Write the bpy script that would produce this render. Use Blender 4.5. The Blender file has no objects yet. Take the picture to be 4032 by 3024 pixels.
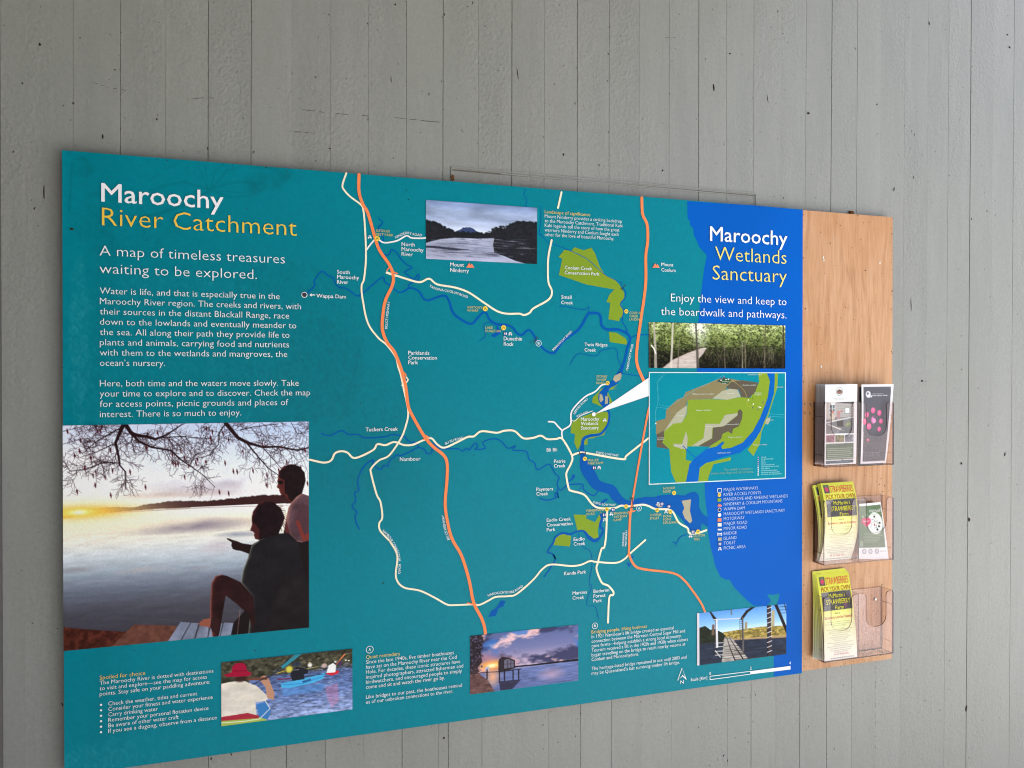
import bpy, bmesh, math, random
import numpy as np
from mathutils import Vector, Matrix
random.seed(7); RNG = np.random.default_rng(7)
S = bpy.context.scene
COL = S.collection

# ------------------------------------------------------------------ camera, sky, sun, exposure
ZT = 1.95                                   # height of the top edge of the information board
YAW, PIT, ROL = 0.3102, -0.00556, -0.0005
CAM = np.array([0.3660, -1.6478, ZT - 0.43485])
F = 3027.0                                  # focal length in pixels of a 4032 wide picture
cy, sy = math.cos(YAW), math.sin(YAW)
_f = np.array([sy, cy, 0.]); _r = np.array([cy, -sy, 0.]); _u = np.array([0, 0, 1.])
f2 = _f*math.cos(PIT) + _u*math.sin(PIT); u2 = -_f*math.sin(PIT) + _u*math.cos(PIT)
R3 = _r*math.cos(ROL) + u2*math.sin(ROL); U3 = -_r*math.sin(ROL) + u2*math.cos(ROL)
cam = bpy.data.cameras.new('camera'); cam.sensor_fit = 'HORIZONTAL'; cam.sensor_width = 36
cam.lens = F/4032*36; cam.clip_start = .02; cam.clip_end = 500
co = bpy.data.objects.new('camera', cam); COL.objects.link(co)
M = Matrix(((R3[0], U3[0], -f2[0], CAM[0]), (R3[1], U3[1], -f2[1], CAM[1]), (R3[2], U3[2], -f2[2], CAM[2]), (0, 0, 0, 1)))
co.matrix_world = M; S.camera = co

SUN_EL, SUN_AZ = math.radians(46), math.radians(78)     # sun stands behind the wall, to the right
w = bpy.data.worlds.new('World'); S.world = w; w.use_nodes = True
nt = w.node_tree; sky = nt.nodes.new('ShaderNodeTexSky'); sky.sky_type = 'NISHITA'; sky.sun_disc = False
sky.sun_elevation = SUN_EL; sky.sun_rotation = SUN_AZ
sky.air_density = 1.0; sky.dust_density = 3.0
nt.links.new(sky.outputs[0], nt.nodes['Background'].inputs[0]); nt.nodes['Background'].inputs[1].default_value = 0.055
sl = bpy.data.lights.new('sun', 'SUN'); sl.energy = 5.0; sl.angle = math.radians(.5); sl.color = (1, .97, .93)
so = bpy.data.objects.new('sun', sl); COL.objects.link(so)
sd = Vector((math.sin(SUN_AZ)*math.cos(SUN_EL), math.cos(SUN_AZ)*math.cos(SUN_EL), math.sin(SUN_EL)))
so.rotation_euler = sd.to_track_quat('Z', 'Y').to_euler(); so.location = (0, 3, 6)
S.view_settings.view_transform = 'Standard'; S.view_settings.look = 'None'
S.view_settings.exposure = 2.78; S.view_settings.gamma = 1
S.render.engine = 'CYCLES'; S.cycles.use_denoising = True; S.cycles.max_bounces = 8
S.cycles.transparent_max_bounces = 24; S.cycles.filter_width = 1.1
S.cycles.denoising_input_passes = 'RGB_ALBEDO_NORMAL'; S.cycles.denoising_prefilter = 'NONE'

# ------------------------------------------------------------------ pixel -> plane
TL = {'S': (0, 0, 1), '1': (200, 560, .49729), '2': (200, 1100, .49729), '3': (200, 1600, .49729), '4': (200, 2200, .58770),
      '5': (1100, 640, .49729), '6': (1100, 1300, .49729), '7': (1100, 2100, .58770), '8': (2000, 700, .49729),
      '9': (2000, 1400, .49729), 'A': (2100, 1900, .49729), 'B': (2500, 750, .49729), 'C': (2500, 1400, .49729),
      'D': (3100, 1450, .27130), 'E': (3100, 1850, .51230), 'W': (0, 0, .91139), 'X': (2016, 0, .91139)}
def P(t, x, y, Y=0.0):
    "a point seen in the picture, laid on the real plane y = Y -> (x, z)"
    ox, oy, s = TL[t]
    a = (ox + x*s - 2016)/F; b = (1512 - oy - y*s)/F
    d = f2 + R3*a + U3*b; k = (Y - CAM[1])/d[1]
    q = CAM + d*k
    return float(q[0]), float(q[2])
def lin(c, k=1.0):
    c = np.asarray(c, float)/255.
    return np.where(c <= .04045, c/12.92, ((c + .055)/1.055)**2.4)*k
KP = 0.86                                   # printed white reflects this much

# ------------------------------------------------------------------ scene objects
def link(o, parent=None, **props):
    COL.objects.link(o)
    if parent is not None: o.parent = parent
    for k, v in props.items(): o[k] = v
    return o
def empty(name, loc, **props):
    o = bpy.data.objects.new(name, None); o.location = loc; o.empty_display_size = .05
    return link(o, None, **props)
def mesh(name, vs, fs, mat, parent=None, smooth=False, origin=None, **props):
    me = bpy.data.meshes.new(name)
    off = Vector(origin) if origin is not None else Vector((0, 0, 0))
    if parent is not None: off = parent.location if parent.parent is None else parent.location + parent.parent.location
    me.from_pydata([tuple(Vector(v) - off) for v in vs], [], fs); me.update()
    for m in (mat if isinstance(mat, (list, tuple)) else [mat]): me.materials.append(m)
    if smooth: me.polygons.foreach_set('use_smooth', [True]*len(me.polygons))
    o = bpy.data.objects.new(name, me)
    if parent is None and origin is not None: o.location = origin
    return link(o, parent, **props)
def box(x0, x1, y0, y1, z0, z1):
    v = [(x0, y0, z0), (x1, y0, z0), (x1, y1, z0), (x0, y1, z0), (x0, y0, z1), (x1, y0, z1), (x1, y1, z1), (x0, y1, z1)]
    f = [(0, 3, 2, 1), (4, 5, 6, 7), (0, 1, 5, 4), (1, 2, 6, 5), (2, 3, 7, 6), (3, 0, 4, 7)]
    return v, f
def join(lst):
    V, Fc = [], []
    for v, f in lst:
        n = len(V); V += list(v); Fc += [tuple(i + n for i in q) for q in f]
    return V, Fc

# ------------------------------------------------------------------ materials
def mat(name, color=(.5, .5, .5), rough=.5, spec=.5):
    m = bpy.data.materials.new(name); m.use_nodes = True
    b = m.node_tree.nodes['Principled BSDF']
    b.inputs['Base Color'].default_value = (*[float(c) for c in color], 1); b.inputs['Roughness'].default_value = rough
    b.inputs['Specular IOR Level'].default_value = spec
    return m
def N(m, typ, **kw):
    n = m.node_tree.nodes.new(typ)
    for k, v in kw.items():
        if k in n.inputs.keys() if hasattr(n.inputs, 'keys') else False: n.inputs[k].default_value = v
        else: setattr(n, k, v)
    return n
def L(m, a, b): m.node_tree.links.new(a, b)
def ramp(m, src, stops):
    r = N(m, 'ShaderNodeValToRGB'); e = r.color_ramp.elements
    while len(e) > 1: e.remove(e[-1])
    e[0].position = stops[0][0]; e[0].color = (*stops[0][1], 1)
    for p, c in stops[1:]:
        q = e.new(p); q.color = (*c, 1)
    L(m, src, r.inputs[0]); return r.outputs[0]
def g3(v): return (v, v, v)
def mixc(m, fac, a, b, mode='MIX'):
    n = N(m, 'ShaderNodeMix', data_type='RGBA', blend_type=mode)
    for s, i in ((fac, 0), (a, 6), (b, 7)):
        if hasattr(s, 'is_output'): L(m, s, n.inputs[i])
        else: n.inputs[i].default_value = s if i == 0 else (*s, 1)
    return n.outputs[2]
def math_(m, op, a, b=None):
    n = N(m, 'ShaderNodeMath', operation=op)
    for s, i in ((a, 0), (b, 1)):
        if s is None: continue
        if hasattr(s, 'is_output'): L(m, s, n.inputs[i])
        else: n.inputs[i].default_value = s
    return n.outputs[0]
def noise(m, co_, scale, detail=3, rough=.5):
    n = N(m, 'ShaderNodeTexNoise'); n.inputs['Scale'].default_value = scale; n.inputs['Detail'].default_value = detail
    n.inputs['Roughness'].default_value = rough; L(m, co_, n.inputs['Vector']); return n.outputs[0]
def mapped(m, scale=(1, 1, 1), rnd=False):
    tc = N(m, 'ShaderNodeTexCoord'); geo = N(m, 'ShaderNodeNewGeometry'); mp = N(m, 'ShaderNodeMapping')
    L(m, geo.outputs['Position'], mp.inputs['Vector']); mp.inputs['Scale'].default_value = scale
    if rnd:
        oi = N(m, 'ShaderNodeObjectInfo'); v = N(m, 'ShaderNodeCombineXYZ')
        L(m, math_(m, 'MULTIPLY', oi.outputs['Random'], 37.), v.inputs[0]); L(m, math_(m, 'MULTIPLY', oi.outputs['Random'], 91.), v.inputs[2])
        L(m, v.outputs[0], mp.inputs['Location'])
    return mp.outputs[0]

PRINT = {}
def ink(rgb, name=None):
    "flat printed colour on the satin laminate"
    key = tuple(rgb)
    if key not in PRINT:
        m = mat('print_%d_%d_%d' % key, lin(rgb, KP), .34, .05); PRINT[key] = m
        b = m.node_tree.nodes['Principled BSDF']
        n1 = noise(m, mapped(m), 3.2, 3); n2 = noise(m, mapped(m), 420, 2)
        c = mixc(m, 1.0, lin(rgb, KP), ramp(m, n1, [(.3, g3(.94)), (.7, g3(1.05))]), 'MULTIPLY')
        c = mixc(m, 1.0, c, ramp(m, n2, [(.3, g3(.95)), (.7, g3(1.05))]), 'MULTIPLY')
        L(m, c, b.inputs['Base Color'])
    return PRINT[key]
def attr_mat(name, rough=.42, spec=.35):
    m = mat(name, (.5,)*3, rough, spec); b = m.node_tree.nodes['Principled BSDF']
    a = N(m, 'ShaderNodeAttribute'); a.attribute_name = 'Col'
    n2 = noise(m, mapped(m), 420, 2)
    c = mixc(m, 1.0, a.outputs['Color'], ramp(m, n2, [(.3, g3(.96)), (.7, g3(1.04))]), 'MULTIPLY')
    L(m, c, b.inputs['Base Color']); return m
M_PHOTO = attr_mat('printed_photo', .34, .08); M_PANEL = attr_mat('printed_panel', .34, .08); M_PAPER = attr_mat('printed_paper', .35, .5)

# painted board wall
m = M_WALL = mat('painted_boards', (.28,)*3, .5, .4); b = m.node_tree.nodes['Principled BSDF']
oi = N(m, 'ShaderNodeObjectInfo')
big = noise(m, mapped(m, (1, 1, 1)), 1.6, 3); mid = noise(m, mapped(m, (14, 14, 2.2), True), 1.0, 4, .6)
fine = noise(m, mapped(m), 190, 3, .6)
c = mixc(m, big, lin((168, 167, 164), .62), lin((161, 165, 157), .62))
c = mixc(m, 1.0, c, ramp(m, mid, [(.25, g3(.93)), (.75, g3(1.05))]), 'MULTIPLY')
c = mixc(m, 1.0, c, ramp(m, oi.outputs['Random'], [(0, g3(.955)), (1, g3(1.035))]), 'MULTIPLY')
c = mixc(m, 1.0, c, ramp(m, fine, [(.3, g3(.94)), (.7, g3(1.05))]), 'MULTIPLY')
sp = noise(m, mapped(m), 95, 1, .4)
c = mixc(m, ramp(m, sp, [(.765, g3(0)), (.80, g3(.75))]), c, lin((70, 62, 52), .8))
stn = noise(m, mapped(m, (30, 30, 3)), 1.0, 4, .7)
c = mixc(m, ramp(m, stn, [(.64, g3(0)), (.80, g3(.28))]), c, lin((105, 100, 90), .8))
L(m, c, b.inputs['Base Color'])
L(m, math_(m, 'ADD', math_(m, 'MULTIPLY', mid, .18), .33), b.inputs['Roughness'])
peb = noise(m, mapped(m), 105, 2, .55)
vor = N(m, 'ShaderNodeTexVoronoi', feature='SMOOTH_F1'); vor.inputs['Scale'].default_value = 150; L(m, mapped(m), vor.inputs['Vector'])
patch = ramp(m, noise(m, mapped(m, (7, 7, 1.6), True), 1.0, 3), [(.42, g3(0.12)), (.60, g3(1))])
h = math_(m, 'MULTIPLY', math_(m, 'ADD', math_(m, 'MULTIPLY', peb, 1.0), math_(m, 'MULTIPLY', vor.outputs['Distance'], .8)), patch)
brush = noise(m, mapped(m, (230, 230, 9), True), 1.0, 3, .6)
h = math_(m, 'ADD', h, math_(m, 'MULTIPLY', brush, .22)); h = math_(m, 'ADD', h, math_(m, 'MULTIPLY', mid, 1.2))
bp = N(m, 'ShaderNodeBump'); bp.inputs['Strength'].default_value = 1.0; bp.inputs['Distance'].default_value = .0010
L(m, h, bp.inputs['Height']); L(m, bp.outputs[0], b.inputs['Normal'])
M_GAP = mat('dirty_gap', lin((112, 107, 98), .75), .9, .1)
M_DIRT = mat('dirt', lin((58, 46, 36), .7), .9, .1)
M_MUD = mat('dry_mud', lin((120, 80, 50), .7), .95, .1)
b = M_MUD.node_tree.nodes['Principled BSDF']
L(M_MUD, ramp(M_MUD, noise(M_MUD, mapped(M_MUD), 260, 3), [(.3, tuple(lin((70, 44, 28)))), (.7, tuple(lin((150, 105, 68))))]), b.inputs['Base Color'])

# plywood
m = M_PLY = mat('plywood', (.5, .35, .2), .48, .35); b = m.node_tree.nodes['Principled BSDF']
wv = mapped(m, (60, 60, 2.2)); dist = N(m, 'ShaderNodeTexNoise'); dist.inputs['Scale'].default_value = 3.0; dist.inputs['Detail'].default_value = 3
L(m, mapped(m, (1.5, 1.5, .6)), dist.inputs['Vector'])
va = N(m, 'ShaderNodeVectorMath', operation='MULTIPLY_ADD'); L(m, dist.outputs['Color'], va.inputs[0]); va.inputs[1].default_value = (4.5, 4.5, 1.5); L(m, wv, va.inputs[2])
g1 = noise(m, va.outputs[0], 1.4, 5, .65); g2 = noise(m, mapped(m, (700, 700, 22)), 1.0, 2, .5); g3_ = noise(m, mapped(m, (1, 1, .7)), 5.5, 3)
c = ramp(m, g1, [(.28, tuple(lin((186, 132, 88), .73))), (.5, tuple(lin((211, 160, 116), .73))), (.72, tuple(lin((224, 176, 136), .73)))])
c = mixc(m, 1.0, c, ramp(m, g2, [(.3, g3(.86)), (.65, g3(1.06))]), 'MULTIPLY')
c = mixc(m, ramp(m, g3_, [(.48, g3(0)), (.66, g3(.55))]), c, lin((184, 122, 60), .8))
sp = noise(m, mapped(m), 120, 1, .4)
c = mixc(m, ramp(m, sp, [(.755, g3(0)), (.79, g3(.85))]), c, lin((84, 52, 30), .8))
L(m, c, b.inputs['Base Color'])
bp = N(m, 'ShaderNodeBump'); bp.inputs['Strength'].default_value = .25; bp.inputs['Distance'].default_value = .0006
L(m, g2, bp.inputs['Height']); L(m, bp.outputs[0], b.inputs['Normal'])
M_EDGE = mat('board_edge', lin((150, 160, 160), .7), .6, .3)
M_TIMBER = mat('batten_timber', (.25, .18, .11), .8, .2)
M_STEEL = mat('screw_steel', (.45, .45, .43), .35, .5); M_STEEL.node_tree.nodes['Principled BSDF'].inputs['Metallic'].default_value = .9
M_WHITE = mat('staple_paper', lin((235, 225, 210), .85), .6, .3)
def clear(name, tint, gl, rough):
    m = bpy.data.materials.new(name); m.use_nodes = True; n = m.node_tree; n.nodes.clear()
    o = n.nodes.new('ShaderNodeOutputMaterial'); t = n.nodes.new('ShaderNodeBsdfTransparent'); t.inputs[0].default_value = (*tint, 1)
    g = n.nodes.new('ShaderNodeBsdfGlossy'); g.inputs['Roughness'].default_value = rough
    d = n.nodes.new('ShaderNodeBsdfDiffuse'); d.inputs[0].default_value = (.75, .68, .70, 1)
    nz = noise(m, mapped(m, (1, 1, .5)), 22, 4, .65)
    mx0 = n.nodes.new('ShaderNodeMixShader'); L(m, ramp(m, nz, [(.35, g3(.012)), (.75, g3(.04))]), mx0.inputs[0])
    fr = n.nodes.new('ShaderNodeLayerWeight'); fr.inputs[0].default_value = .5; mx = n.nodes.new('ShaderNodeMixShader')
    L(m, math_(m, 'ADD', math_(m, 'MULTIPLY', math_(m, 'POWER', fr.outputs['Facing'], 5.), .7*gl), .025*gl), mx.inputs[0])
    L(m, t.outputs[0], mx0.inputs[1]); L(m, d.outputs[0], mx0.inputs[2])
    L(m, mx0.outputs[0], mx.inputs[1]); L(m, g.outputs[0], mx.inputs[2]); L(m, mx.outputs[0], o.inputs[0]); return m
M_CLEAR = clear('clear_acrylic', (.96, .935, .935), 1.0, .06); M_CEDGE = clear('acrylic_edge', (.26, .20, .22), .8, .1)

# ------------------------------------------------------------------ the place around: ground, wall, pieces added out of view for the light
WY = 0.023                                   # front face of the painted boards
m = M_GND = mat('ground_gravel', (.3, .28, .24), .9, .2); b = m.node_tree.nodes['Principled BSDF']
L(m, ramp(m, noise(m, mapped(m), 6, 5, .7), [(.3, (.13, .125, .115)), (.7, (.22, .21, .195))]), b.inputs['Base Color'])
mesh('ground', [(-60, -60, 0), (60, -60, 0), (60, 60, 0), (-60, 60, 0)], [(0, 1, 2, 3)], M_GND, kind='structure')

m = M_SLAB = mat('bounce_slab', (.5, .5, .49), .85, .2); b = m.node_tree.nodes['Principled BSDF']
L(m, ramp(m, noise(m, mapped(m), 9, 5, .7), [(.3, (.42, .418, .41)), (.7, (.54, .536, .53))]), b.inputs['Base Color'])
v, f = box(1.3, 9.0, -9.0, -1.1, .001, .06); mesh('path', v, f, M_SLAB, kind='structure')  # unseen slab, added to bounce sunlight onto the wall's right side

wall = empty('board_wall', (1.4, WY, 0), label='grey painted wall of vertical boards behind the information board', category='wall')
XL, XR, ZR = P('S', 7, 1500, WY)[0], 3.6, 3.05
top = [288, 474, 652, 820, 989, 1147, 1303, 1451, 1600, 1745, 1884, 2016, 2144, 2274, 2399, 2519, 2636, 2752, 2862, 2969, 3076, 3176, 3277, 3378, 3469, 3565, 3657, 3738, 3825, 3912, 3995]
low = [652, 820, 985, 1127, 1282, 1432, 1583, 1726, 1765, 1898, 2031, 2160, 2286, 2408, 2528, 2645, 2757, 2864, 2957, 3055, 3149, 3255, 3352]
strong = {474, 820, 1600, 1745, 2016, 2274, 2399, 2752, 3277, 1765, 1127, 1583, 2286, 3149, 2957, 3255, 3447, 3825, 989}
def wx(px, py): return P('S', px, py, WY)[0]
def drift(px): return 0 if px < 500 else (-6 if px < 3000 else -22)
def board(xa, xb, xa2, xb2, z0, z1, ga, gb, dy):
    "one board: bottom edge xa..xb at z0, top edge xa2..xb2 at z1, bevelled long edges"
    bv = .0006 if max(ga, gb) > .00025 else .0002; y0 = WY + dy; yb = WY + .02
    V, Fc = [], []
    for (a_, b_, z) in ((xa + ga, xb - gb, z0), (xa2 + ga, xb2 - gb, z1)):
        V += [(a_, yb, z), (a_, y0 + bv, z), (a_ + bv, y0, z), (b_ - bv, y0, z), (b_, y0 + bv, z), (b_, yb, z)]
    for i in range(6):
        j = (i + 1) % 6; Fc.append((i, j, j + 6, i + 6))
    Fc += [(5, 4, 3, 2, 1, 0), (6, 7, 8, 9, 10, 11)]
    mesh('board', V, Fc, M_WALL, wall)
ZS = 1.35
rr = random.Random(3)
def gap(st, i): return (.00042 if st else .00003)*(.6 + .9*((i*7919) % 13)/13)
def course(xs_top, xs_bot, z0, z1):
    for i in range(len(xs_top) - 1):
        ga = gap(xs_top[i][1], i); gb = gap(xs_top[i+1][1], i + 1)
        board(xs_bot[i], xs_bot[i+1], xs_top[i][0], xs_top[i+1][0], z0, z1, ga, gb, rr.uniform(-.0004, .0004))
ztp = P('S', 2016, 0, WY)[1]
full_l = [(XL, False), (wx(103, 1500), False)]
T = [(wx(p, 400), p in strong) for p in top]
# left boards run the whole height, then the upper course above the hidden joint, then boards on the right run full height again
def slanted(ps):
    out_t, out_b = [], []
    for p in ps:
        xt, xb = wx(p, 0), wx(p + drift(p), 3024); zt_, zb_ = P('S', p, 0, WY)[1], P('S', p, 3024, WY)[1]
        k = (xb - xt)/(zb_ - zt_)
        out_t.append((xt + k*(ZR - zt_), p in strong)); out_b.append(xt + k*(0 - zt_))
    return out_t, out_b, None
lt, lb, _ = slanted([103, 288])
course([(XL, False)] + lt, [XL] + lb, 0, ZR)
mid_p = [p for p in top if 288 <= p <= 3469]
mt, mb, _ = slanted(mid_p)
def at_z(xt, xb, z): return xb + (xt - xb)*z/ZR
course(mt, [at_z(mt[i][0], mb[i], ZS) for i in range(len(mt))], ZS + .002, ZR)
def lowx(p): return wx(p, 2950)
lows = [mb[0]] + [lowx(474)] + [lowx(p) for p in low] + [at_z(mt[-1][0], mb[-1], ZS/2)]
lf = [False, True] + [p in strong for p in low] + [False]
course(list(zip(lows, lf)), lows, 0, ZS - .002)
rt, rb, _ = slanted([p for p in top if p >= 3469])
course(rt, rb, 0, ZR)
x = rt[-1][0]; xs = [(rt[-1][0], False)]; xb_ = [rb[-1]]
while x < XR: x += .082; xs.append((x, rr.random() < .3)); xb_.append(x)
course(xs, xb_, 0, ZR)
v, f = box(XL - .1, XR + .1, WY + .0016, WY + .12, 0, ZR)
mesh('backing_sheet', v, f, M_GAP, wall)
# raised batten outline of an old patch above the board
def strip(a, b_, wd, th, name='cover_strip'):
    (x0, z0), (x1, z1) = a, b_; dx, dz = x1 - x0, z1 - z0; l = math.hypot(dx, dz); nx, nz = -dz/l*wd/2, dx/l*wd/2
    V = []
    for (x_, z_) in ((x0, z0), (x1, z1)):
        for s, y_ in ((-1, WY + .002), (-.75, WY - th), (.75, WY - th), (1, WY + .002)): V.append((x_ + nx*s, y_, z_ + nz*s))
    mesh(name, V, [(0, 1, 5, 4), (1, 2, 6, 5), (2, 3, 7, 6), (3, 2, 1, 0), (4, 5, 6, 7)], M_WALL, wall)
a0, a1 = P('W', 1950, 722, WY), P('X', 1052, 836, WY)
strip(a0, a1, .004, .0022)
strip(P('W', 2160, 750, WY), P('X', 1046, 850, WY), .0035, .0015)
strip((a0[0], a0[1]), (a0[0], a0[1] - .08), .0035, .002)
strip((a1[0], a1[1]), (a1[0] + .001, a1[1] - .09), .004, .002)
V, Fc = box(0, 1, 0, 1, 0, 1)
(x0, z0), (x1, z1) = P('W', 1950, 731, WY), P('X', 1048, 844, WY)
mesh('crack', [(x0, WY - .0007, z0), (x1, WY - .0007, z1), (x1, WY - .0007, z1 - .0022), (x0, WY - .0007, z0 - .0028), (x0, WY + .004, z0), (x1, WY + .004, z1), (x1, WY + .004, z1 - .0022), (x0, WY + .004, z0 - .0028)],
     [(3, 2, 1, 0), (4, 5, 6, 7), (0, 1, 5, 4), (2, 3, 7, 6), (1, 2, 6, 5), (3, 0, 4, 7)], M_GAP, wall)
# dirt specks and hairline cracks
def blob(cx, cz, y, r, asp=1., ang=0., n=6, th=.0006, rg=random):
    V = [(cx, y - th, cz)]; ca, sa = math.cos(ang), math.sin(ang)
    for i in range(n):
        t = 2*math.pi*i/n; q = r*rg.uniform(.6, 1.25); a_, b_ = q*math.cos(t), q*asp*math.sin(t)
        V.append((cx + a_*ca - b_*sa, y + .0004, cz + a_*sa + b_*ca))
    return V, [(0, 1 + (i+1) % n, 1 + i) for i in range(n)]
parts = []
rg = random.Random(11)
for i in range(520):
    px, py = rg.uniform(0, 4032), rg.choice((rg.uniform(0, 3024), rg.uniform(0, 900), rg.uniform(2400, 3024)))
    if rg.random() < .35: px = rg.choice(top) + rg.gauss(0, 6)
    x_, z_ = P('S', px, py, WY); r_ = rg.choice((.0005, .0006, .0008, .0008, .0013)) * rg.uniform(.7, 1.2)
    parts.append(blob(x_, z_, WY - .0006, r_, rg.choice((1, 1, 2.2, 3)), rg.uniform(-.5, .5), rg=rg))
for (t, a_, b_, r_, asp) in (('W', 173, 192, 4, 1.3), ('W', 97, 360, 4, 1), ('W', 445, 590, 3, 3), ('W', 1707, 20, 4, 1.4), ('W', 1425, 642, 5, .5), ('W', 1690, 345, 2, 8), ('W', 190, 830, 3, 9),
        ('X', 942, 232, 6, .6), ('X', 222, 668, 5, 1.2), ('X', 650, 737, 5, 1), ('X', 375, 713, 5, .7), ('X', 1104, 428, 2.5, 9), ('X', 24, 318, 2.5, 12), ('X', 872, 380, 4, 4), ('X', 1576, 451, 4, 1.3),
        ('X', 1650, 818, 3, 4), ('X', 2052, 912, 7, .4), ('X', 2140, 150, 6, 1), ('X', 2150, 205, 7, 1), ('X', 1280, 490, 7, .8), ('X', 1802, 100, 3, 3), ('S', 2930, 2555, 3, 1), ('S', 1748, 2905, 4, 1.2),
        ('S', 3630, 1500, 6, 1), ('S', 3957, 1790, 5, 2), ('S', 3785, 1825, 7, .8), ('S', 3815, 2045, 8, 1.2), ('S', 3804, 2790, 7, 2), ('S', 3587, 1200, 2, 16)):
    x_, z_ = P(t, a_, b_, WY); k = TL[t][2]*r_*.00062
    parts.append(blob(x_, z_, WY - .0008, k, asp, rg.uniform(-.2, .2), rg=rg))
for pts in ((('W', 400, 355), ('W', 470, 378), ('W', 580, 396)), (('W', 810, 430), ('W', 860, 423), ('W', 925, 424)), (('W', 1300, 472), ('W', 1420, 488), ('W', 1590, 500)),
            (('W', 1705, 508), ('W', 1800, 518), ('W', 1900, 528)), (('W', 1270, 568), ('W', 1360, 575)), (('X', 660, 162), ('X', 715, 162)), (('W', 520, 490), ('W', 545, 515))):
    q = [P(*p_, WY) for p_ in pts]
    for a_, b_ in zip(q, q[1:]):
        n = 6
        for i in range(n):
            if rg.random() < .25: continue
            x0 = a_[0] + (b_[0]-a_[0])*i/n; z0 = a_[1] + (b_[1]-a_[1])*i/n + rg.uniform(-.0006, .0006); x1 = a_[0] + (b_[0]-a_[0])*(i+1)/n; z1 = a_[1] + (b_[1]-a_[1])*(i+1)/n
            t_ = rg.uniform(.0004, .0009)
            parts.append(([(x0, WY - .0009, z0), (x1, WY - .0009, z1), (x1, WY - .0009, z1 - t_), (x0, WY - .0009, z0 - t_)], [(3, 2, 1, 0)]))
V, Fc = join(parts); mesh('dirt_specks', V, Fc, M_DIRT, wall, kind='stuff')
# dirt gathered along the deepest joints
parts = []
for p in strong:
    for i in range(40):
        if rg.random() < .5: continue
        py = rg.uniform(0, 760) if p in top else rg.uniform(2500, 3024)
        x_, z_ = P('S', p + (drift(p) if py > 2000 and p in top else 0)*py/3024, py, WY)
        parts.append(blob(x_ + rg.gauss(0, .0006), z_, WY - .0003, rg.uniform(.0002, .0006), rg.uniform(2, 5), rg=rg))
V, Fc = join(parts); mesh('joint_dirt', V, Fc, M_DIRT, wall, kind='stuff')

def lump(name, t, px, py, r, label, cat, mt=M_MUD, Y=None, sz=(1, .6, .7), seed=1):
    x_, z_ = P(t, px, py, WY if Y is None else Y); bm = bmesh.new(); bmesh.ops.create_icosphere(bm, subdivisions=3, radius=r)
    rg2 = np.random.default_rng(seed)
    for v_ in bm.verts:
        k = 1 + .18*math.sin(v_.co.x*900 + v_.co.z*700) + rg2.uniform(-.08, .08); v_.co = Vector((v_.co.x*sz[0]*k, v_.co.y*sz[1]*k, v_.co.z*sz[2]*k))
    me = bpy.data.meshes.new(name); bm.to_mesh(me); bm.free(); me.materials.append(mt)
    o = bpy.data.objects.new(name, me); o.location = (x_, (WY if Y is None else Y) - r*.2, z_); link(o, None, label=label, category=cat)
lump('mud_nest', 'X', 1462, 919, .008, 'brown mud nest stuck to the wall on top of the plywood sheet', 'insect nest', sz=(1, .8, .5))
lump('dead_leaf', 'W', 1955, 768, .006, 'curled dark brown leaf scrap caught above the top edge of the board', 'leaf', seed=3, sz=(.7, .5, 1.2))

# unseen overhead sheet and left side wall, added to shade the boards
m = M_BLOCKER = mat('dark_light_blocker', (.10, .095, .09), .8, .2)
v, f = box(XL - .6, 2.25, -5.0, 1.2, 3.05, 3.12); mesh('added_shade_roof', v, f, M_BLOCKER, kind='structure')
v, f = box(XL - .15, XL, -5.0, WY + .02, 0, 3.05); mesh('added_shade_wall', v, f, M_BLOCKER, kind='structure')

# ------------------------------------------------------------------ raster painter for printed pictures (colours stored on the mesh)
def fbm(h, w_, cells, octs=4, asp=1., seed=0):
    rg = np.random.default_rng(seed); out = np.zeros((h, w_)); amp = 1; tot = 0
    for o in range(octs):
        ny = max(2, int(cells*2**o)) + 1; nx = max(2, int(cells*asp*2**o)) + 1
        g = rg.random((ny, nx)); yy = np.linspace(0, ny - 1.001, h); xx = np.linspace(0, nx - 1.001, w_)
        yi, xi = yy.astype(int), xx.astype(int); fy, fx = (yy - yi)[:, None], (xx - xi)[None]
        fy = fy*fy*(3 - 2*fy); fx = fx*fx*(3 - 2*fx)
        out += amp*((g[yi][:, xi]*(1-fx) + g[yi][:, xi+1]*fx)*(1-fy) + (g[yi+1][:, xi]*(1-fx) + g[yi+1][:, xi+1]*fx)*fy); tot += amp; amp *= .55
    return out/tot
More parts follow.
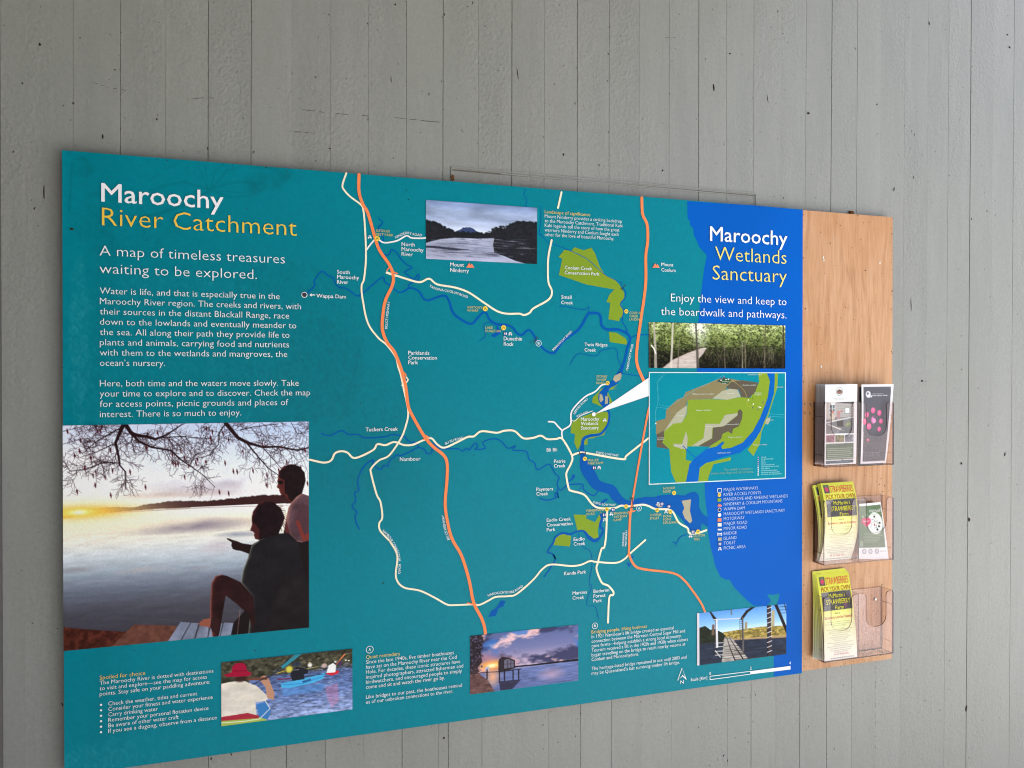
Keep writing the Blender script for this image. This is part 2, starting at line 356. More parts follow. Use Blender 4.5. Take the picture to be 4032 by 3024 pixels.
class Canvas:
    def __init__(s, tile, corners, nx, ny, Y=0.0):
        s.t = tile; s.Y = Y
        q = [P(tile, *c, Y) for c in corners]          # TL TR BR BL
        s.x0 = (q[0][0] + q[3][0])/2; s.x1 = (q[1][0] + q[2][0])/2; s.z1 = (q[0][1] + q[1][1])/2; s.z0 = (q[2][1] + q[3][1])/2
        s.nx, s.ny = nx, ny; s.W, s.H = nx*2, ny*2; s.a = np.zeros((s.H, s.W, 3)) + 128.
    def m(s, x, y, t=None):
        u, v = P(t or s.t, x, y, s.Y); return (u - s.x0)/(s.x1 - s.x0)*s.W, (s.z1 - v)/(s.z1 - s.z0)*s.H
    def sc(s):
        xm, ym = 1000, 1000; a = s.m(xm, ym); b = s.m(xm + 100, ym); return abs(b[0] - a[0])/100
    def grad(s, stops):
        "vertical gradient: (canvas fraction, rgb)"
        ys = np.linspace(0, 1, s.H); st = np.array([a for a, _ in stops]); cs = np.array([c for _, c in stops], float)
        s.a[:] = np.stack([np.interp(ys, st, cs[:, k]) for k in range(3)], 1)[:, None, :]
    def mask(s, pts, t=None, conv=True):
        q = np.array([s.m(*p, t) for p in pts] if conv else pts, float)
        x0, x1 = int(max(0, q[:, 0].min() - 1)), int(min(s.W, q[:, 0].max() + 2)); y0, y1 = int(max(0, q[:, 1].min() - 1)), int(min(s.H, q[:, 1].max() + 2))
        if x1 <= x0 or y1 <= y0: return None
        X, Yy = np.meshgrid(np.arange(x0, x1) + .5, np.arange(y0, y1) + .5); ins = np.zeros(X.shape, bool)
        for i in range(len(q)):
            (xa, ya), (xb, yb) = q[i - 1], q[i]
            if ya == yb: continue
            c = ((ya > Yy) != (yb > Yy)) & (X < (xb - xa)*(Yy - ya)/(yb - ya) + xa); ins ^= c
        return (slice(y0, y1), slice(x0, x1)), ins
    def poly(s, pts, col, al=1., t=None, tex=None, conv=True, rim=None):
        r = s.mask(pts, t, conv)
        if r is None: return
        sl_, ins = r; c = np.array(col, float)
        if rim is not None:           # the picture's low sun catches the left outline
            first = np.argmax(ins, 1)[:, None]; d = np.arange(ins.shape[1])[None] - first; k = np.exp(-np.clip(d, 0, 999)/(rim[1]*s.sc()))[..., None]
            c = c*(1-k) + np.array(rim[0], float)*k
        if tex is not None: c = c*tex[sl_][..., None]
        mm = ins[..., None]*al; s.a[sl_] = s.a[sl_]*(1 - mm) + c*mm
    def seg(s, p, q, w0, w1, col, al=1.):
        r = max(w0, w1)/2 + 1
        x0, x1 = int(max(0, min(p[0], q[0]) - r)), int(min(s.W, max(p[0], q[0]) + r + 1)); y0, y1 = int(max(0, min(p[1], q[1]) - r)), int(min(s.H, max(p[1], q[1]) + r + 1))
        if x1 <= x0 or y1 <= y0: return
        X, Yy = np.meshgrid(np.arange(x0, x1) + .5, np.arange(y0, y1) + .5); dx, dy = q[0]-p[0], q[1]-p[1]; l2 = dx*dx + dy*dy + 1e-9
        k = np.clip(((X-p[0])*dx + (Yy-p[1])*dy)/l2, 0, 1); d = np.hypot(X - p[0] - k*dx, Yy - p[1] - k*dy); wd = (w0 + (w1-w0)*k)/2
        mm = (np.clip(wd - d + .5, 0, 1)*al)[..., None]; s.a[y0:y1, x0:x1] = s.a[y0:y1, x0:x1]*(1-mm) + np.array(col, float)*mm
    def line(s, pts, col, t=None, al=1., k=1.):
        sc = s.sc()*k; q = [(*s.m(p[0], p[1], t), (p[2] if len(p) > 2 else 4)*sc) for p in pts]
        for a, b in zip(q, q[1:]): s.seg(a, b, max(a[2], .8), max(b[2], .8), col, al)
    def ell(s, x, y, rx, ry, col, al=1., t=None, soft=0.3, ang=0):
        cx, cy_ = s.m(x, y, t); k = s.sc(); rx *= k; ry *= k; R = max(rx, ry)*(1 + soft) + 2
        x0, x1 = int(max(0, cx - R)), int(min(s.W, cx + R)); y0, y1 = int(max(0, cy_ - R)), int(min(s.H, cy_ + R))
        if x1 <= x0 or y1 <= y0: return
        X, Yy = np.meshgrid(np.arange(x0, x1) + .5 - cx, np.arange(y0, y1) + .5 - cy_); ca, sa = math.cos(ang), math.sin(ang)
        d = np.hypot((X*ca + Yy*sa)/rx, (-X*sa + Yy*ca)/ry); mm = (np.clip((1 + soft - d)/(2*soft + 1e-3), 0, 1)*al)[..., None]
        s.a[y0:y1, x0:x1] = s.a[y0:y1, x0:x1]*(1-mm) + np.array(col, float)*mm
    def down(s, con=1.):
        a = s.a.reshape(s.ny, 2, s.nx, 2, 3).mean((1, 3)); return np.clip(118 + (a - 118)*con, 0, 255)
def colour_grid(name, img, pos, mt, parent, **props):
    "a sheet whose vertices carry the printed colours; pos(s,t)->xyz arrays, t=0 top"
    ny, nx = img.shape[:2]; ss, tt = np.meshgrid(np.linspace(0, 1, nx), np.linspace(0, 1, ny)); V = np.stack(pos(ss, tt), -1).reshape(-1, 3)
    off = np.array(parent.location if parent.parent is None else parent.location + parent.parent.location)
    me = bpy.data.meshes.new(name); me.vertices.add(nx*ny); me.vertices.foreach_set('co', (V - off).astype(np.float32).ravel())
    i = (np.arange(ny - 1)[:, None]*nx + np.arange(nx - 1)[None]).ravel(); q = np.stack([i, i + nx, i + nx + 1, i + 1], 1)
    me.loops.add(q.size); me.loops.foreach_set('vertex_index', q.ravel().astype(np.int32)); me.polygons.add(len(q))
    me.polygons.foreach_set('loop_start', (np.arange(len(q))*4).astype(np.int32)); me.polygons.foreach_set('loop_total', np.full(len(q), 4, np.int32))
    me.update(calc_edges=True); me.polygons.foreach_set('use_smooth', [True]*len(q))
    at = me.color_attributes.new('Col', 'FLOAT_COLOR', 'POINT'); c = np.ones((nx*ny, 4), np.float32); c[:, :3] = lin(img.reshape(-1, 3), KP); at.data.foreach_set('color', c.ravel())
    me.materials.append(mt); o = bpy.data.objects.new(name, me); return link(o, parent, **props)
def place_canvas(c, name, y, mt, parent, con=1., **props):
    return colour_grid(name, c.down(con), lambda s_, t_: (c.x0 + (c.x1-c.x0)*s_, np.full_like(s_, y), c.z1 + (c.z0-c.z1)*t_), mt, parent, **props)

# ------------------------------------------------------------------ flat printed shapes
LS = .00016
def catmull(pts, n=5):
    p = [np.array(q, float) for q in pts]
    if len(p) < 3: return p
    p = [2*p[0]-p[1]] + p + [2*p[-1]-p[-2]]; out = []
    for i in range(1, len(p) - 2):
        for k in range(n):
            t = k/n; out.append(.5*((2*p[i]) + (-p[i-1]+p[i+1])*t + (2*p[i-1]-5*p[i]+4*p[i+1]-p[i+2])*t*t + (-p[i-1]+3*p[i]-3*p[i+1]+p[i+2])*t**3))
    out.append(p[-2]); return out
def ribbon(pts, y, cap=True):
    "pts: (x, z, width)"
    p = [np.array(q[:2]) for q in pts]; V = []; Fc = []
    for i, q in enumerate(p):
        a = p[max(i-1, 0)]; b_ = p[min(i+1, len(p)-1)]; d = b_ - a; d = d/(np.linalg.norm(d) + 1e-9); n = np.array([-d[1], d[0]])*pts[i][2]/2
        V += [(q[0]+n[0], y, q[1]+n[1]), (q[0]-n[0], y, q[1]-n[1])]
        if i: Fc.append((2*i-2, 2*i-1, 2*i+1, 2*i))
    if cap:
        for e in (0, -1):
            c = p[e]; r = pts[e][2]/2; k = len(V); V += [(c[0] + r*math.cos(j*math.pi/5), y - 1e-5*(1+abs(e)), c[1] + r*math.sin(j*math.pi/5)) for j in range(10)]; Fc.append(tuple(range(k + 9, k - 1, -1)))
    return V, Fc
def parse(t, s):
    "'T x,y[,w] x,y ... |T2 ...' in picture tiles"
    out = []
    for tok in s.split():
        if tok[0] == '@': t = tok[1]; continue
        v = [float(a) for a in tok.split(',')]; out.append((t, *v))
    return out
def path(t, s, wd, smooth=True):
    "trace on the board plane; wd in src px at that place"
    out = []; lw = wd
    for q in parse(t, s):
        x_, z_ = P(q[0], q[1], q[2]); k = TL[q[0]][2]
        if len(q) > 3: lw = q[3]
        xx, zz = P(q[0], q[1], q[2] + lw/k)
        out.append((x_, z_, abs(zz - z_)))
    return [tuple(a) for a in catmull(out)] if smooth else out
board_t = empty('information_board', (0.838, 0.004, ZT - 1.189), label='large teal and blue printed river map sign screwed to the grey wall', category='sign')
def line_obj(name, t, specs, wd, col, layer, **kw):
    for i, s in enumerate(specs):
        V, Fc = ribbon(path(t, s, wd), -layer*LS - i*5e-6); mesh(name, V, Fc, ink(col), board_t, **kw)
NA = [0]
def area(name, t, s, col, layer, parent=None, smooth=False, **kw):
    q = [P(a[0], a[1], a[2]) for a in parse(t, s)]
    if smooth: q = [tuple(a) for a in catmull(q + [q[0]], 4)][:-1]
    ar = sum(q[i-1][0]*q[i][1] - q[i][0]*q[i-1][1] for i in range(len(q)))
    if ar < 0: q = q[::-1]
    NA[0] += 1; yy = -layer*LS - (NA[0] % 50)*1.3e-6
    return mesh(name, [(x_, yy, z_) for x_, z_ in q], [tuple(range(len(q)))], ink(col), parent or board_t, **kw)

# ------------------------------------------------------------------ lettering (Blender's built-in face, as meshes)
TXT = []     # queued: (curve object, placer)
def _curve(body, weight):
    c = bpy.data.curves.new('lettering', 'FONT'); c.body = body; c.offset = weight; c.resolution_u = 2; c.fill_mode = 'FRONT'
    return bpy.data.objects.new('lettering', c)
GLYPH = {}
CAPH = None
def glyphs(jobs):
    "jobs: set of (body, weight) -> cached (verts, faces) normalised so cap height = 1, left = 0"
    global CAPH
    obs = []
    for b_, w_ in list(jobs) + [('H', 0.)]:
        o = _curve(b_, w_); COL.objects.link(o); obs.append((b_, w_, o))
    dg = bpy.context.evaluated_depsgraph_get(); dg.update(); raw = {}
    for b_, w_, o in obs:
        me = bpy.data.meshes.new_from_object(o.evaluated_get(dg)); v = np.array([x_.co[:2] for x_ in me.vertices]).reshape(-1, 2); raw[(b_, w_)] = (v, [tuple(p.vertices) for p in me.polygons]); bpy.data.meshes.remove(me)
    for _, _, o in obs:
        c = o.data; bpy.data.objects.remove(o); bpy.data.curves.remove(c)
    CAPH = raw[('H', 0.)][0][:, 1].max()
    for k, (v, f_) in raw.items():
        if len(v): v = v.copy(); v[:, 0] -= v[:, 0].min(); v /= CAPH
        GLYPH[k] = (v, f_)
BOLD = ((0, 0), (1, 0), (-1, 0), (0, 1), (0, -1), (.7, .7), (-.7, -.7), (.7, -.7), (-.7, .7))
QUEUE = []   # (name, colour, layer, [(body, weight, mapping fn)], parent, props)
def line_text(t, x0, y0, x1, body, cap, level=True, y1=None):
    a = P(t, x0, y0); b_ = P(t, x1, y1 if y1 is not None else y0); capm = P(t, x0, y0 - cap)[1] - a[1]
    def fn(v):
        wn = v[:, 0].max(); return a[0] + v[:, 0]/wn*(b_[0]-a[0]), a[1] + v[:, 1]*capm + (0 if level else v[:, 0]/wn*(b_[1]-a[1]))
    return fn
def path_text(pts, cap_src):
    q = [P(*p) for p in pts]; q = [np.array(p) for p in catmull(q, 6)]; d = [0]
    for a, b_ in zip(q, q[1:]): d.append(d[-1] + np.linalg.norm(b_-a))
    a = P(*pts[0]); ox, oy, s_ = TL[pts[0][0]]; capm = abs(P(pts[0][0], pts[0][1], pts[0][2] - cap_src/s_)[1] - a[1])
    xs_, zs_ = [p[0] for p in q], [p[1] for p in q]
    def fn(v):
        u = v[:, 0]/v[:, 0].max()*d[-1]; e = d[-1]*.01
        x_, z_ = np.interp(u, d, xs_), np.interp(u, d, zs_); xa, za = np.interp(u-e, d, xs_), np.interp(u-e, d, zs_); xb, zb = np.interp(u+e, d, xs_), np.interp(u+e, d, zs_)
        tx, tz = xb-xa, zb-za; n = np.hypot(tx, tz); h_ = v[:, 1]*capm; return x_ - tz/n*h_, z_ + tx/n*h_
    return fn
def text(name, col, layer, items, parent=None, weight=0., **props): QUEUE.append((name, col, layer, [(b_, weight, fn) for b_, fn in items], parent or board_t, props))
def block(name, t, x0, y0, step, lines, cap, col, weight=0., layer=12, parent=None, **props):
    text(name, col, layer, [(s_, line_text(t, x0, y0 + i*step, xr, s_, cap)) for i, (s_, xr) in enumerate(lines) if s_], parent, weight, **props)
def flush_text():
    glyphs({(b_, min(w_, 0.)) for q in QUEUE for b_, w_, _ in q[3]})
    for name, col, layer, items, parent, props in QUEUE:
        parts = []
        for b_, w_, fn in items:
            v, f_ = GLYPH[(b_, min(w_, 0.))]
            for k_, (dx, dy) in enumerate(BOLD if w_ > 0 else BOLD[:1]):      # bold face: the strokes thickened by near copies
                x_, z_ = fn(v); e = w_*(z_.max() - z_.min()); parts.append((list(zip((x_ + dx*e).tolist(), [-(layer + k_*.03)*LS]*len(x_), (z_ + dy*e).tolist())), f_))
        V, Fc = join(parts); mesh(name, V, Fc, ink(col), parent, **props)
# ------------------------------------------------------------------ the information board: panel and background print
BX0 = (P('S', 245.7, 592.5)[0] + P('S', 251.7, 3058)[0])/2; BX1 = (P('S', 3161.5, 824)[0] + P('S', 3156.7, 2650)[0])/2
BZ1 = (P('S', 245.7, 592.5)[1] + P('S', 3161.5, 824)[1])/2; BZ0 = (P('S', 251.7, 3058)[1] + P('S', 3156.7, 2650)[1])/2
v, f = box(BX0, BX1, .0002, .005, BZ0, BZ1); mesh('panel', v, f, M_EDGE, board_t)
for zz in (BZ0 + .12, (BZ0 + BZ1)/2, BZ1 - .12):
    v, f = box(BX0 + .03, BX1 - .02, .005, WY + .001, zz - .02, zz + .02); mesh('batten', v, f, M_TIMBER, board_t)
cb = Canvas('S', [(245.7, 592.5), (3161.5, 824), (3156.7, 2650), (251.7, 3058)], 620, 440)
TEAL = (0, 130, 147); SEA = (0, 92, 190); RIV = (0, 88, 172)
cb.grad([(0, TEAL), (1, TEAL)])
k = cb.W/(BX1 - BX0)
def cbm(t, x, y): return cb.m(x, y, t)
rg = random.Random(5)
def ghost(t, cx, cy_, rx, ry, n, col, al, ln=7):
    x0, y0 = cbm(t, cx, cy_); s_ = TL[t][2]*.40
    for i in range(n):
        a = rg.uniform(0, 6.283); q = math.sqrt(rg.random()); x_ = x0 + math.cos(a)*q*rx*s_; y_ = y0 + math.sin(a)*q*ry*s_; d = rg.uniform(-.9, .9) + 1.5; l_ = rg.uniform(2, ln)
        cb.seg((x_, y_), (x_ + math.cos(d)*l_, y_ + math.sin(d)*l_), rg.uniform(1, 2.6), .7, col, al*rg.uniform(.4, 1))
dk, lt_ = (2, 104, 116), (62, 158, 170)
fm = fbm(cb.H, cb.W, 3, 4, 1.4, 4)
Xg, Yg = np.meshgrid(np.arange(cb.W)/cb.W, np.arange(cb.H)/cb.H)
trunk = np.exp(-((Xg - .028 - .01*np.sin(Yg*9))/.018)**2)*.16 + np.exp(-((Xg - .055 + .008*np.sin(Yg*13))/.007)**2)*.10
crown = np.clip(1.35 - np.hypot((Xg - .20)/.22, (Yg - .42)/.30), 0, 1)*.30*(.5 + fm) + np.clip(1.2 - np.hypot((Xg - .36)/.10, (Yg - .53)/.13), 0, 1)*.16*(.5 + fm)
for kk in range(3): cb.a[..., kk] = cb.a[..., kk]*(1 - crown - trunk) + (crown + trunk)*dk[kk]
ghost('2', 1000, 600, 900, 620, 3800, lt_, .16, 8); ghost('2', 1900, 500, 560, 640, 3000, dk, .30, 8); ghost('6', 330, 330, 330, 420, 1600, dk, .34, 8)
ghost('6', 750, 600, 240, 330, 900, dk, .28, 7); ghost('6', 560, 1120, 360, 260, 900, dk, .18, 7); ghost('1', 600, 640, 350, 260, 900, dk, .25, 6); ghost('2', 230, 500, 60, 650, 420, lt_, .28, 14)
ghost('4', 300, 1300, 260, 100, 160, lt_, .30, 22); ghost('4', 700, 1250, 500, 90, 160, lt_, .2, 16); ghost('4', 1300, 500, 800, 300, 700, lt_, .10, 5)
for (s0, w0) in (('1250,380 1160,170', 5), ('1250,380 1225,180', 4), ('1270,370 1300,240 1370,180', 6), ('1290,360 1400,230 1540,190', 6), ('1260,380 1060,320 900,350 790,390', 7), ('1280,380 1120,480 900,560 740,590', 10),
        ('1290,370 1420,330 1540,320 1700,340', 6), ('1290,390 1420,440 1560,435 1700,370', 6), ('900,220 960,200 1020,160', 5), ('790,310 870,250', 4), ('1320,390 1560,410', 4), ('180,160 150,560', 8), ('200,140 260,130 300,150', 8)):
    q = [tuple(float(a) for a in p.split(',')) for p in s0.split()]
    cb.line([(a, b_, w0) for a, b_ in q], dk, '1', .45)
for (cx, cy_, rx, ry) in ((1620, 280, 60, 100), (1700, 230, 90, 60), (1800, 260, 90, 60), (1900, 290, 70, 40), (1740, 330, 60, 40), (260, 190, 60, 70), (1600, 380, 40, 40)):
    for j in range(9): cb.ell(cx + rg.uniform(-rx, rx), cy_ + rg.uniform(-ry, ry), rg.uniform(14, 34), rg.uniform(8, 18), dk, .12, '1', .4, rg.uniform(-1, 1))
cb.a *= (1 + (fbm(cb.H, cb.W, 200, 2, 1.4, 9) - .5)[..., None]*.07)
place_canvas(cb, 'printed_background', 0.0, M_PANEL, board_t)

parts = []
for i in range(110):
    parts.append(blob(rg.uniform(BX0 + .005, BX1 - .005), rg.choice((rg.uniform(BZ0 + .005, BZ1 - .005), BZ1 - abs(rg.gauss(0, .004)) - .002)), -13.5*LS, rg.choice((.0003, .0004, .0005, .0009)), rg.choice((1, 1.5, 2.5)), rg.uniform(-1, 1), th=.0001, rg=rg))
for t, x_, y_, r_, asp in (('1', 168, 688, .0035, .8), ('5', 1003, 224, .0016, 1), ('5', 1022, 294, .0013, 1), ('5', 248, 1192, .0015, 1), ('6', 642, 577, .0014, 1), ('6', 1540, 990, .0014, 1), ('7', 694, 332, .0016, 1), ('4', 80, 975, .002, 2)):
    a, b_ = P(t, x_, y_); parts.append(blob(a, b_, -13.5*LS, r_, asp, .4, th=.0001, rg=rg))
V, Fc = join(parts); mesh('dirt_specks', V, Fc, M_DIRT, board_t, kind='stuff')

# ------------------------------------------------------------------ map areas
area('sea_area', '8', '1420,185 1422,320 1440,345 1446,385 1467,396 1470,450 1500,510 1512,545 1572,612 @B 568,521 548,620 522,830 503,1040 490,1410 @9 1490,520 1557,1005 1560,1100 1568,1190 1582,1280 1580,1350 1590,1430 1602,1500 1640,1659 @A 1440,660 1480,745 1520,768 1555,770 1590,830 1640,880 1690,930 1745,975 1850,975 1882,935 1850,890 1862,885 1895,890 1950,878 1940,930 1925,975 1903,1030 1903,1375 1903,1536 @S 3156.5,2649.5 3161,826 2960,808', SEA, 1)
GRN = (132, 160, 44)
for s_ in ('@8 400,628 448,570 500,580 527,550 600,575 660,553 690,600 725,700 770,770 840,800 885,850 920,910 922,960 890,990 915,1050 905,1100 885,1110 880,1135 795,1120 810,990 780,985 800,930 840,885 620,845 403,770 430,640',
           '@8 800,1220 860,1228 930,1270 943,1300 938,1322 805,1300',
           '@9 497,560 520,510 600,480 680,450 800,445 806,520 770,580 790,545 760,630 690,645 688,652 630,660 630,706 600,706 590,680 550,750 525,690 530,620 497,615',
           '@9 735,265 868,228 830,262 868,260 785,275 830,375 800,400 760,412 665,372 672,330 715,290',
           '@9 520,1258 620,1262 620,1290 690,1320 735,1235 748,1262 710,1380 718,1438 680,1450 620,1405 550,1385', '@9 375,1435 440,1400 500,1430 490,1512 358,1500 378,1450'):
    area('wetland_area', '9', s_, GRN, 2)
# rivers and creeks
NR = [0]
def river(name, t, s, w0=6): 
    NR[0] += 1; V, Fc = ribbon(path(t, s, w0), -3*LS - NR[0]*2.4e-6); mesh(name, V, Fc, ink(RIV), board_t)
river('river_line', '5', '205,1048,5 278,975 278,935 335,862 385,895 425,915 450,965 480,990 530,998 610,1052 650,1042 810,912 835,945 880,975 940,1025 985,1020,7 1035,993 1090,1010,7 1120,1040,8 1140,1075,8 1180,1092 1240,1070 1310,1055,9 1345,1100 1370,1180,10 1420,1230 1515,1278,9 1570,1230 1610,1190,8 1640,1195 1665,1245,9 1720,1280,11 1800,1285,9 1850,1310 1880,1350 1920,1365 1965,1328 2000,1345 2050,1430 2110,1490 2165,1510,10 @8 380,1370,11 440,1290 560,1200 630,1085 660,1072 715,1075 735,1110 740,1165 780,1200,11 850,1200 900,1210 950,1240,11 968,1280,10 945,1350,11 925,1440 905,1500,12 890,1560,14 @9 880,145,20 850,205,26 800,240,20 772,275,24 @9 752,320,40 765,365,42 788,425,14 803,470,9 792,540 755,600,10 720,625 650,635,12 600,660,13 588,720,14 592,790,20 600,850,36 622,900,48 660,960,48 700,1020,42 760,1045,38 820,1065,40 850,1110,40 900,1155,32 960,1175,26 1040,1160,34')
area('estuary_area', '9', '960,1165 1040,1130 1090,1118 1160,1120 1200,1107 1300,1100 1400,1108 1440,1085 1480,1078 1508,1100 1515,1150 1512,1200 1540,1250 1585,1282 1582,1358 1532,1328 1525,1395 1440,1385 1390,1310 1320,1240 1200,1218 1100,1190 1000,1188', RIV, 3)
CR = ['@5 790,445 818,478 785,515 800,550 825,610 790,650 812,710 850,735 875,720 885,690 920,705 965,765 1010,810 1050,830 1000,862 995,875 1050,915 1075,920 1095,885 1108,905 1085,935 1030,965 1020,990',
      '@8 145,92,2.5 125,135 148,175 138,235', '@8 262,220,2.5 258,370 248,420 270,460 300,495 330,515 450,560 620,640 760,760 850,810 900,830 890,850 930,900,4 925,950 890,1000 915,1050 905,1130 935,1190 945,1230', '@8 230,440,2.5 270,460',
      '@8 405,1022,3 440,1018 600,1045 640,1020 635,1075', '@8 488,1482,3 555,1395 690,1412 740,1370 830,1348 865,1375 870,1430 895,1495 870,1535', '@8 965,1280,4 1010,1250 1115,1240', '@8 900,1548,3 1110,1582',
      '@5 1670,1268,3 1625,1275 1620,1310 1635,1350 1620,1385 1585,1412', '@6 330,818 400,835 490,795 550,828 620,825 680,853 830,845 890,828 985,842 1030,885 1080,890 1100,925',
      '@6 635,1575 610,1530 600,1470 615,1440 575,1395 605,1350 595,1290 630,1270 620,1200 650,1110 700,1050 745,1028 740,1060 800,1105 825,1070 860,1080 870,1040 935,985 960,995 1050,955 1100,930 1150,945 1165,975 1205,970 1215,900 1240,915 1290,940 1410,938 1450,958 1480,935 1505,948 1550,895 1570,920 1550,945 1630,935 1610,890 1690,860 1750,875 1810,935 1870,915 1850,950 @9 145,759 165,820 210,850 235,905 320,860 350,890 370,930 405,965 390,1010 400,1050 420,1065 480,1025,5 590,1020 600,1060 650,1100 690,1105 715,1070 760,1040,8',
      '@9 250,1130 310,1145 380,1125 370,1105 385,1085 400,1130 390,1060', '@9 520,955,14 510,975,8 480,1000,5 470,1030,3', '@9 585,1035,3 560,1070 555,1110', '@9 780,1140,10 700,1190,7 680,1200,7 690,1215,5',
      '@9 745,1290,10 730,1350,12 755,1390,8 700,1465,12 640,1440,14 600,1390,8 540,1395,7 490,1415,9 430,1405,9 375,1440,7 360,1480,7 320,1540,6 315,1560 350,1570 375,1610 @A 160,570,5 175,610 150,650 120,700 85,745', '@9 735,1260,12 745,1290,8',
      '@A 350,385,2.5 385,500 450,545 465,650 440,800 465,815 425,930 430,975 490,985 515,1080', '@9 1415,1415,4 1360,1440 1335,1485 1305,1475', '@9 1335,1485,3 1325,1505']
for s_ in CR: river('creek_line', '5', s_, 4.8)
for s_ in ('@5 1720,1285 1748,1330 1752,1355 1700,1387 1672,1370 1720,1345', '@7 1485,448 1515,455 1500,490 1470,500 1450,552 1398,562 1420,520 1452,500', '@A 740,630 775,645 762,672 745,655', '@A 770,590 795,575 790,605'): area('lake_area', '5', s_, RIV, 3)
for s_ in ('@9 895,135 899,160 888,192 855,213 830,190 842,160', '@9 725,302 745,310 755,350 735,372 722,350', '@9 770,318 790,325 790,380 768,385', '@9 1375,1150 1448,1138 1440,1230 1458,1310 1440,1328 1400,1290 1380,1240 1395,1210', '@9 1165,1180 1215,1185 1222,1200 1195,1202'): area('island_area', '9', s_, (176, 170, 142), 4)
line_obj('minor_road_line', '5', ['@5 693,688 720,650 750,615', '@5 780,605 830,635 930,620 1005,580 1045,597 1120,600 1158,597', '@9 785,225 740,235 690,285 605,330 505,440 495,545 430,595 430,655', '@9 320,523 365,528 395,560 430,595', '@9 500,513,2.5 530,517 570,480 668,438'], 6, (240, 246, 246), 5)
CREAM = (250, 243, 212); ORG = (250, 140, 86)
line_obj('major_road_line', '5', ['@5 530,85,7 500,175 510,215 560,270 640,330 665,380 680,560 685,760 670,920 650,980 660,1090 700,1270 780,1385 850,1445 920,1540 @6 940,290 960,350 985,470 1005,560 1020,660 1000,760 960,860 870,990 790,1030 730,1090 725,1130 770,1300 800,1360 815,1480 790,1530 800,1590 870,1665 @7 745,60 790,150 780,290 830,360 940,383 1040,430 1120,475 1170,480 1290,475 1340,478 1400,450 1450,425 1530,420 1590,405 1700,310 1760,240 1820,208 1950,218 2020,210 2080,185 @A 500,628 650,635 720,605 760,565 885,455',
      '@6 240,1025 350,1048 410,1030 440,975 490,958 540,970 600,1012 740,950 775,903 840,910 910,885 990,910 1060,905 1130,875 1200,855 1250,905 1305,930 1400,890 1490,845 1540,840 1600,800 1720,812 1780,796 1860,798 1930,855 2010,852 2070,835 2120,862 @9 380,660 430,660 505,790 500,850 465,920 462,960 480,1050 500,1070 600,1100 660,1170 700,1200 760,1210 850,1205 895,1188 960,1193 1060,1180 1110,1190 1170,1215 1290,1225 1350,1320 1420,1365 1435,1405 1500,1405 1570,1382',
      '@9 505,790 560,770 620,772 905,820 940,790 1110,655', '@9 785,1225 775,1430 760,1520 740,1530 710,1640 @A 500,690 540,790 590,815 630,860 630,890 600,910 590,1108',
      '@5 925,895 1000,920 1110,948 1185,920 1250,965 1390,990 1500,1030 1620,1110 1720,1175 1800,1197 1900,1197 1935,1208 1980,1190 2010,1155 2110,1100 2150,1060 2155,1010 2130,950 2125,850 2130,740 2155,615', '@8 395,240 423,115',
      '@6 1005,372,5 1018,392 1005,412 985,430 970,436', '@5 850,872,9 925,897'], 7.6, CREAM, 6)
line_obj('motorway_line', '5', ['@5 630,96 630,230 660,330 700,400 750,570 790,690 870,810 900,890 895,970 840,1090 820,1200 815,1320 850,1420 910,1500 955,1610 @6 970,330 1000,450 1020,600 1060,690 1150,845 1220,925 1300,990 1328,1060 1325,1200 1312,1380 1335,1540 1370,1659 @7 1220,150 1270,310 1300,460 1350,560 1372,620 1380,672',
      '@8 1058,160 1065,290 1100,370 1105,500 1090,620 1088,850 1050,1130 1020,1350 1022,1480 1075,1610 @9 1115,300,8 1125,380 1105,460 1050,760 985,1140 975,1220,10 965,1280 958,1500,9 960,1580 1000,1659 @A 870,685 1100,715,8 1190,770 1270,870 1330,960 1358,1025',
      '@5 870,830,4 850,855 @5', '@5 890,860,4 935,880', '@6 975,330,8 1000,355,6 985,370,4', '@6 1150,830,5 1185,850', '@6 1140,865,5 1180,860', '@7 1260,466,5 1310,478', '@9 960,1240,8 1005,1228,4', '@9 955,1235,4 965,1290', '@9 945,1575,4 975,1610'], 12, ORG, 7)
area('callout_wedge', '9', '690,462 1112,176 1112,320', (243, 248, 250), 8)
# bridges (dark H shapes)
for (t, x_, y_, a, l_, wd) in (('9', 588, 773, 0, 24, 22), ('9', 986, 1165, 1.45, 36, 30), ('5', 2028, 1402, -.9, 20, 20), ('8', 913, 868, -.9, 20, 18)):
    ca, sa = math.cos(a), math.sin(a); q = []
    def pp(u, v_): return f'@{t} {x_ + u*ca - v_*sa:.1f},{y_ + u*sa + v_*ca:.1f}'
    w_ = 3.4 if t == '9' else 2.2
    line_obj('bridge_symbol', t, [pp(-l_, 0) + ' ' + pp(l_, 0), pp(-l_, -wd*.6) + ' ' + pp(-l_, wd*.6), pp(l_, -wd*.6) + ' ' + pp(l_, wd*.6)], w_, (66, 70, 82), 9)

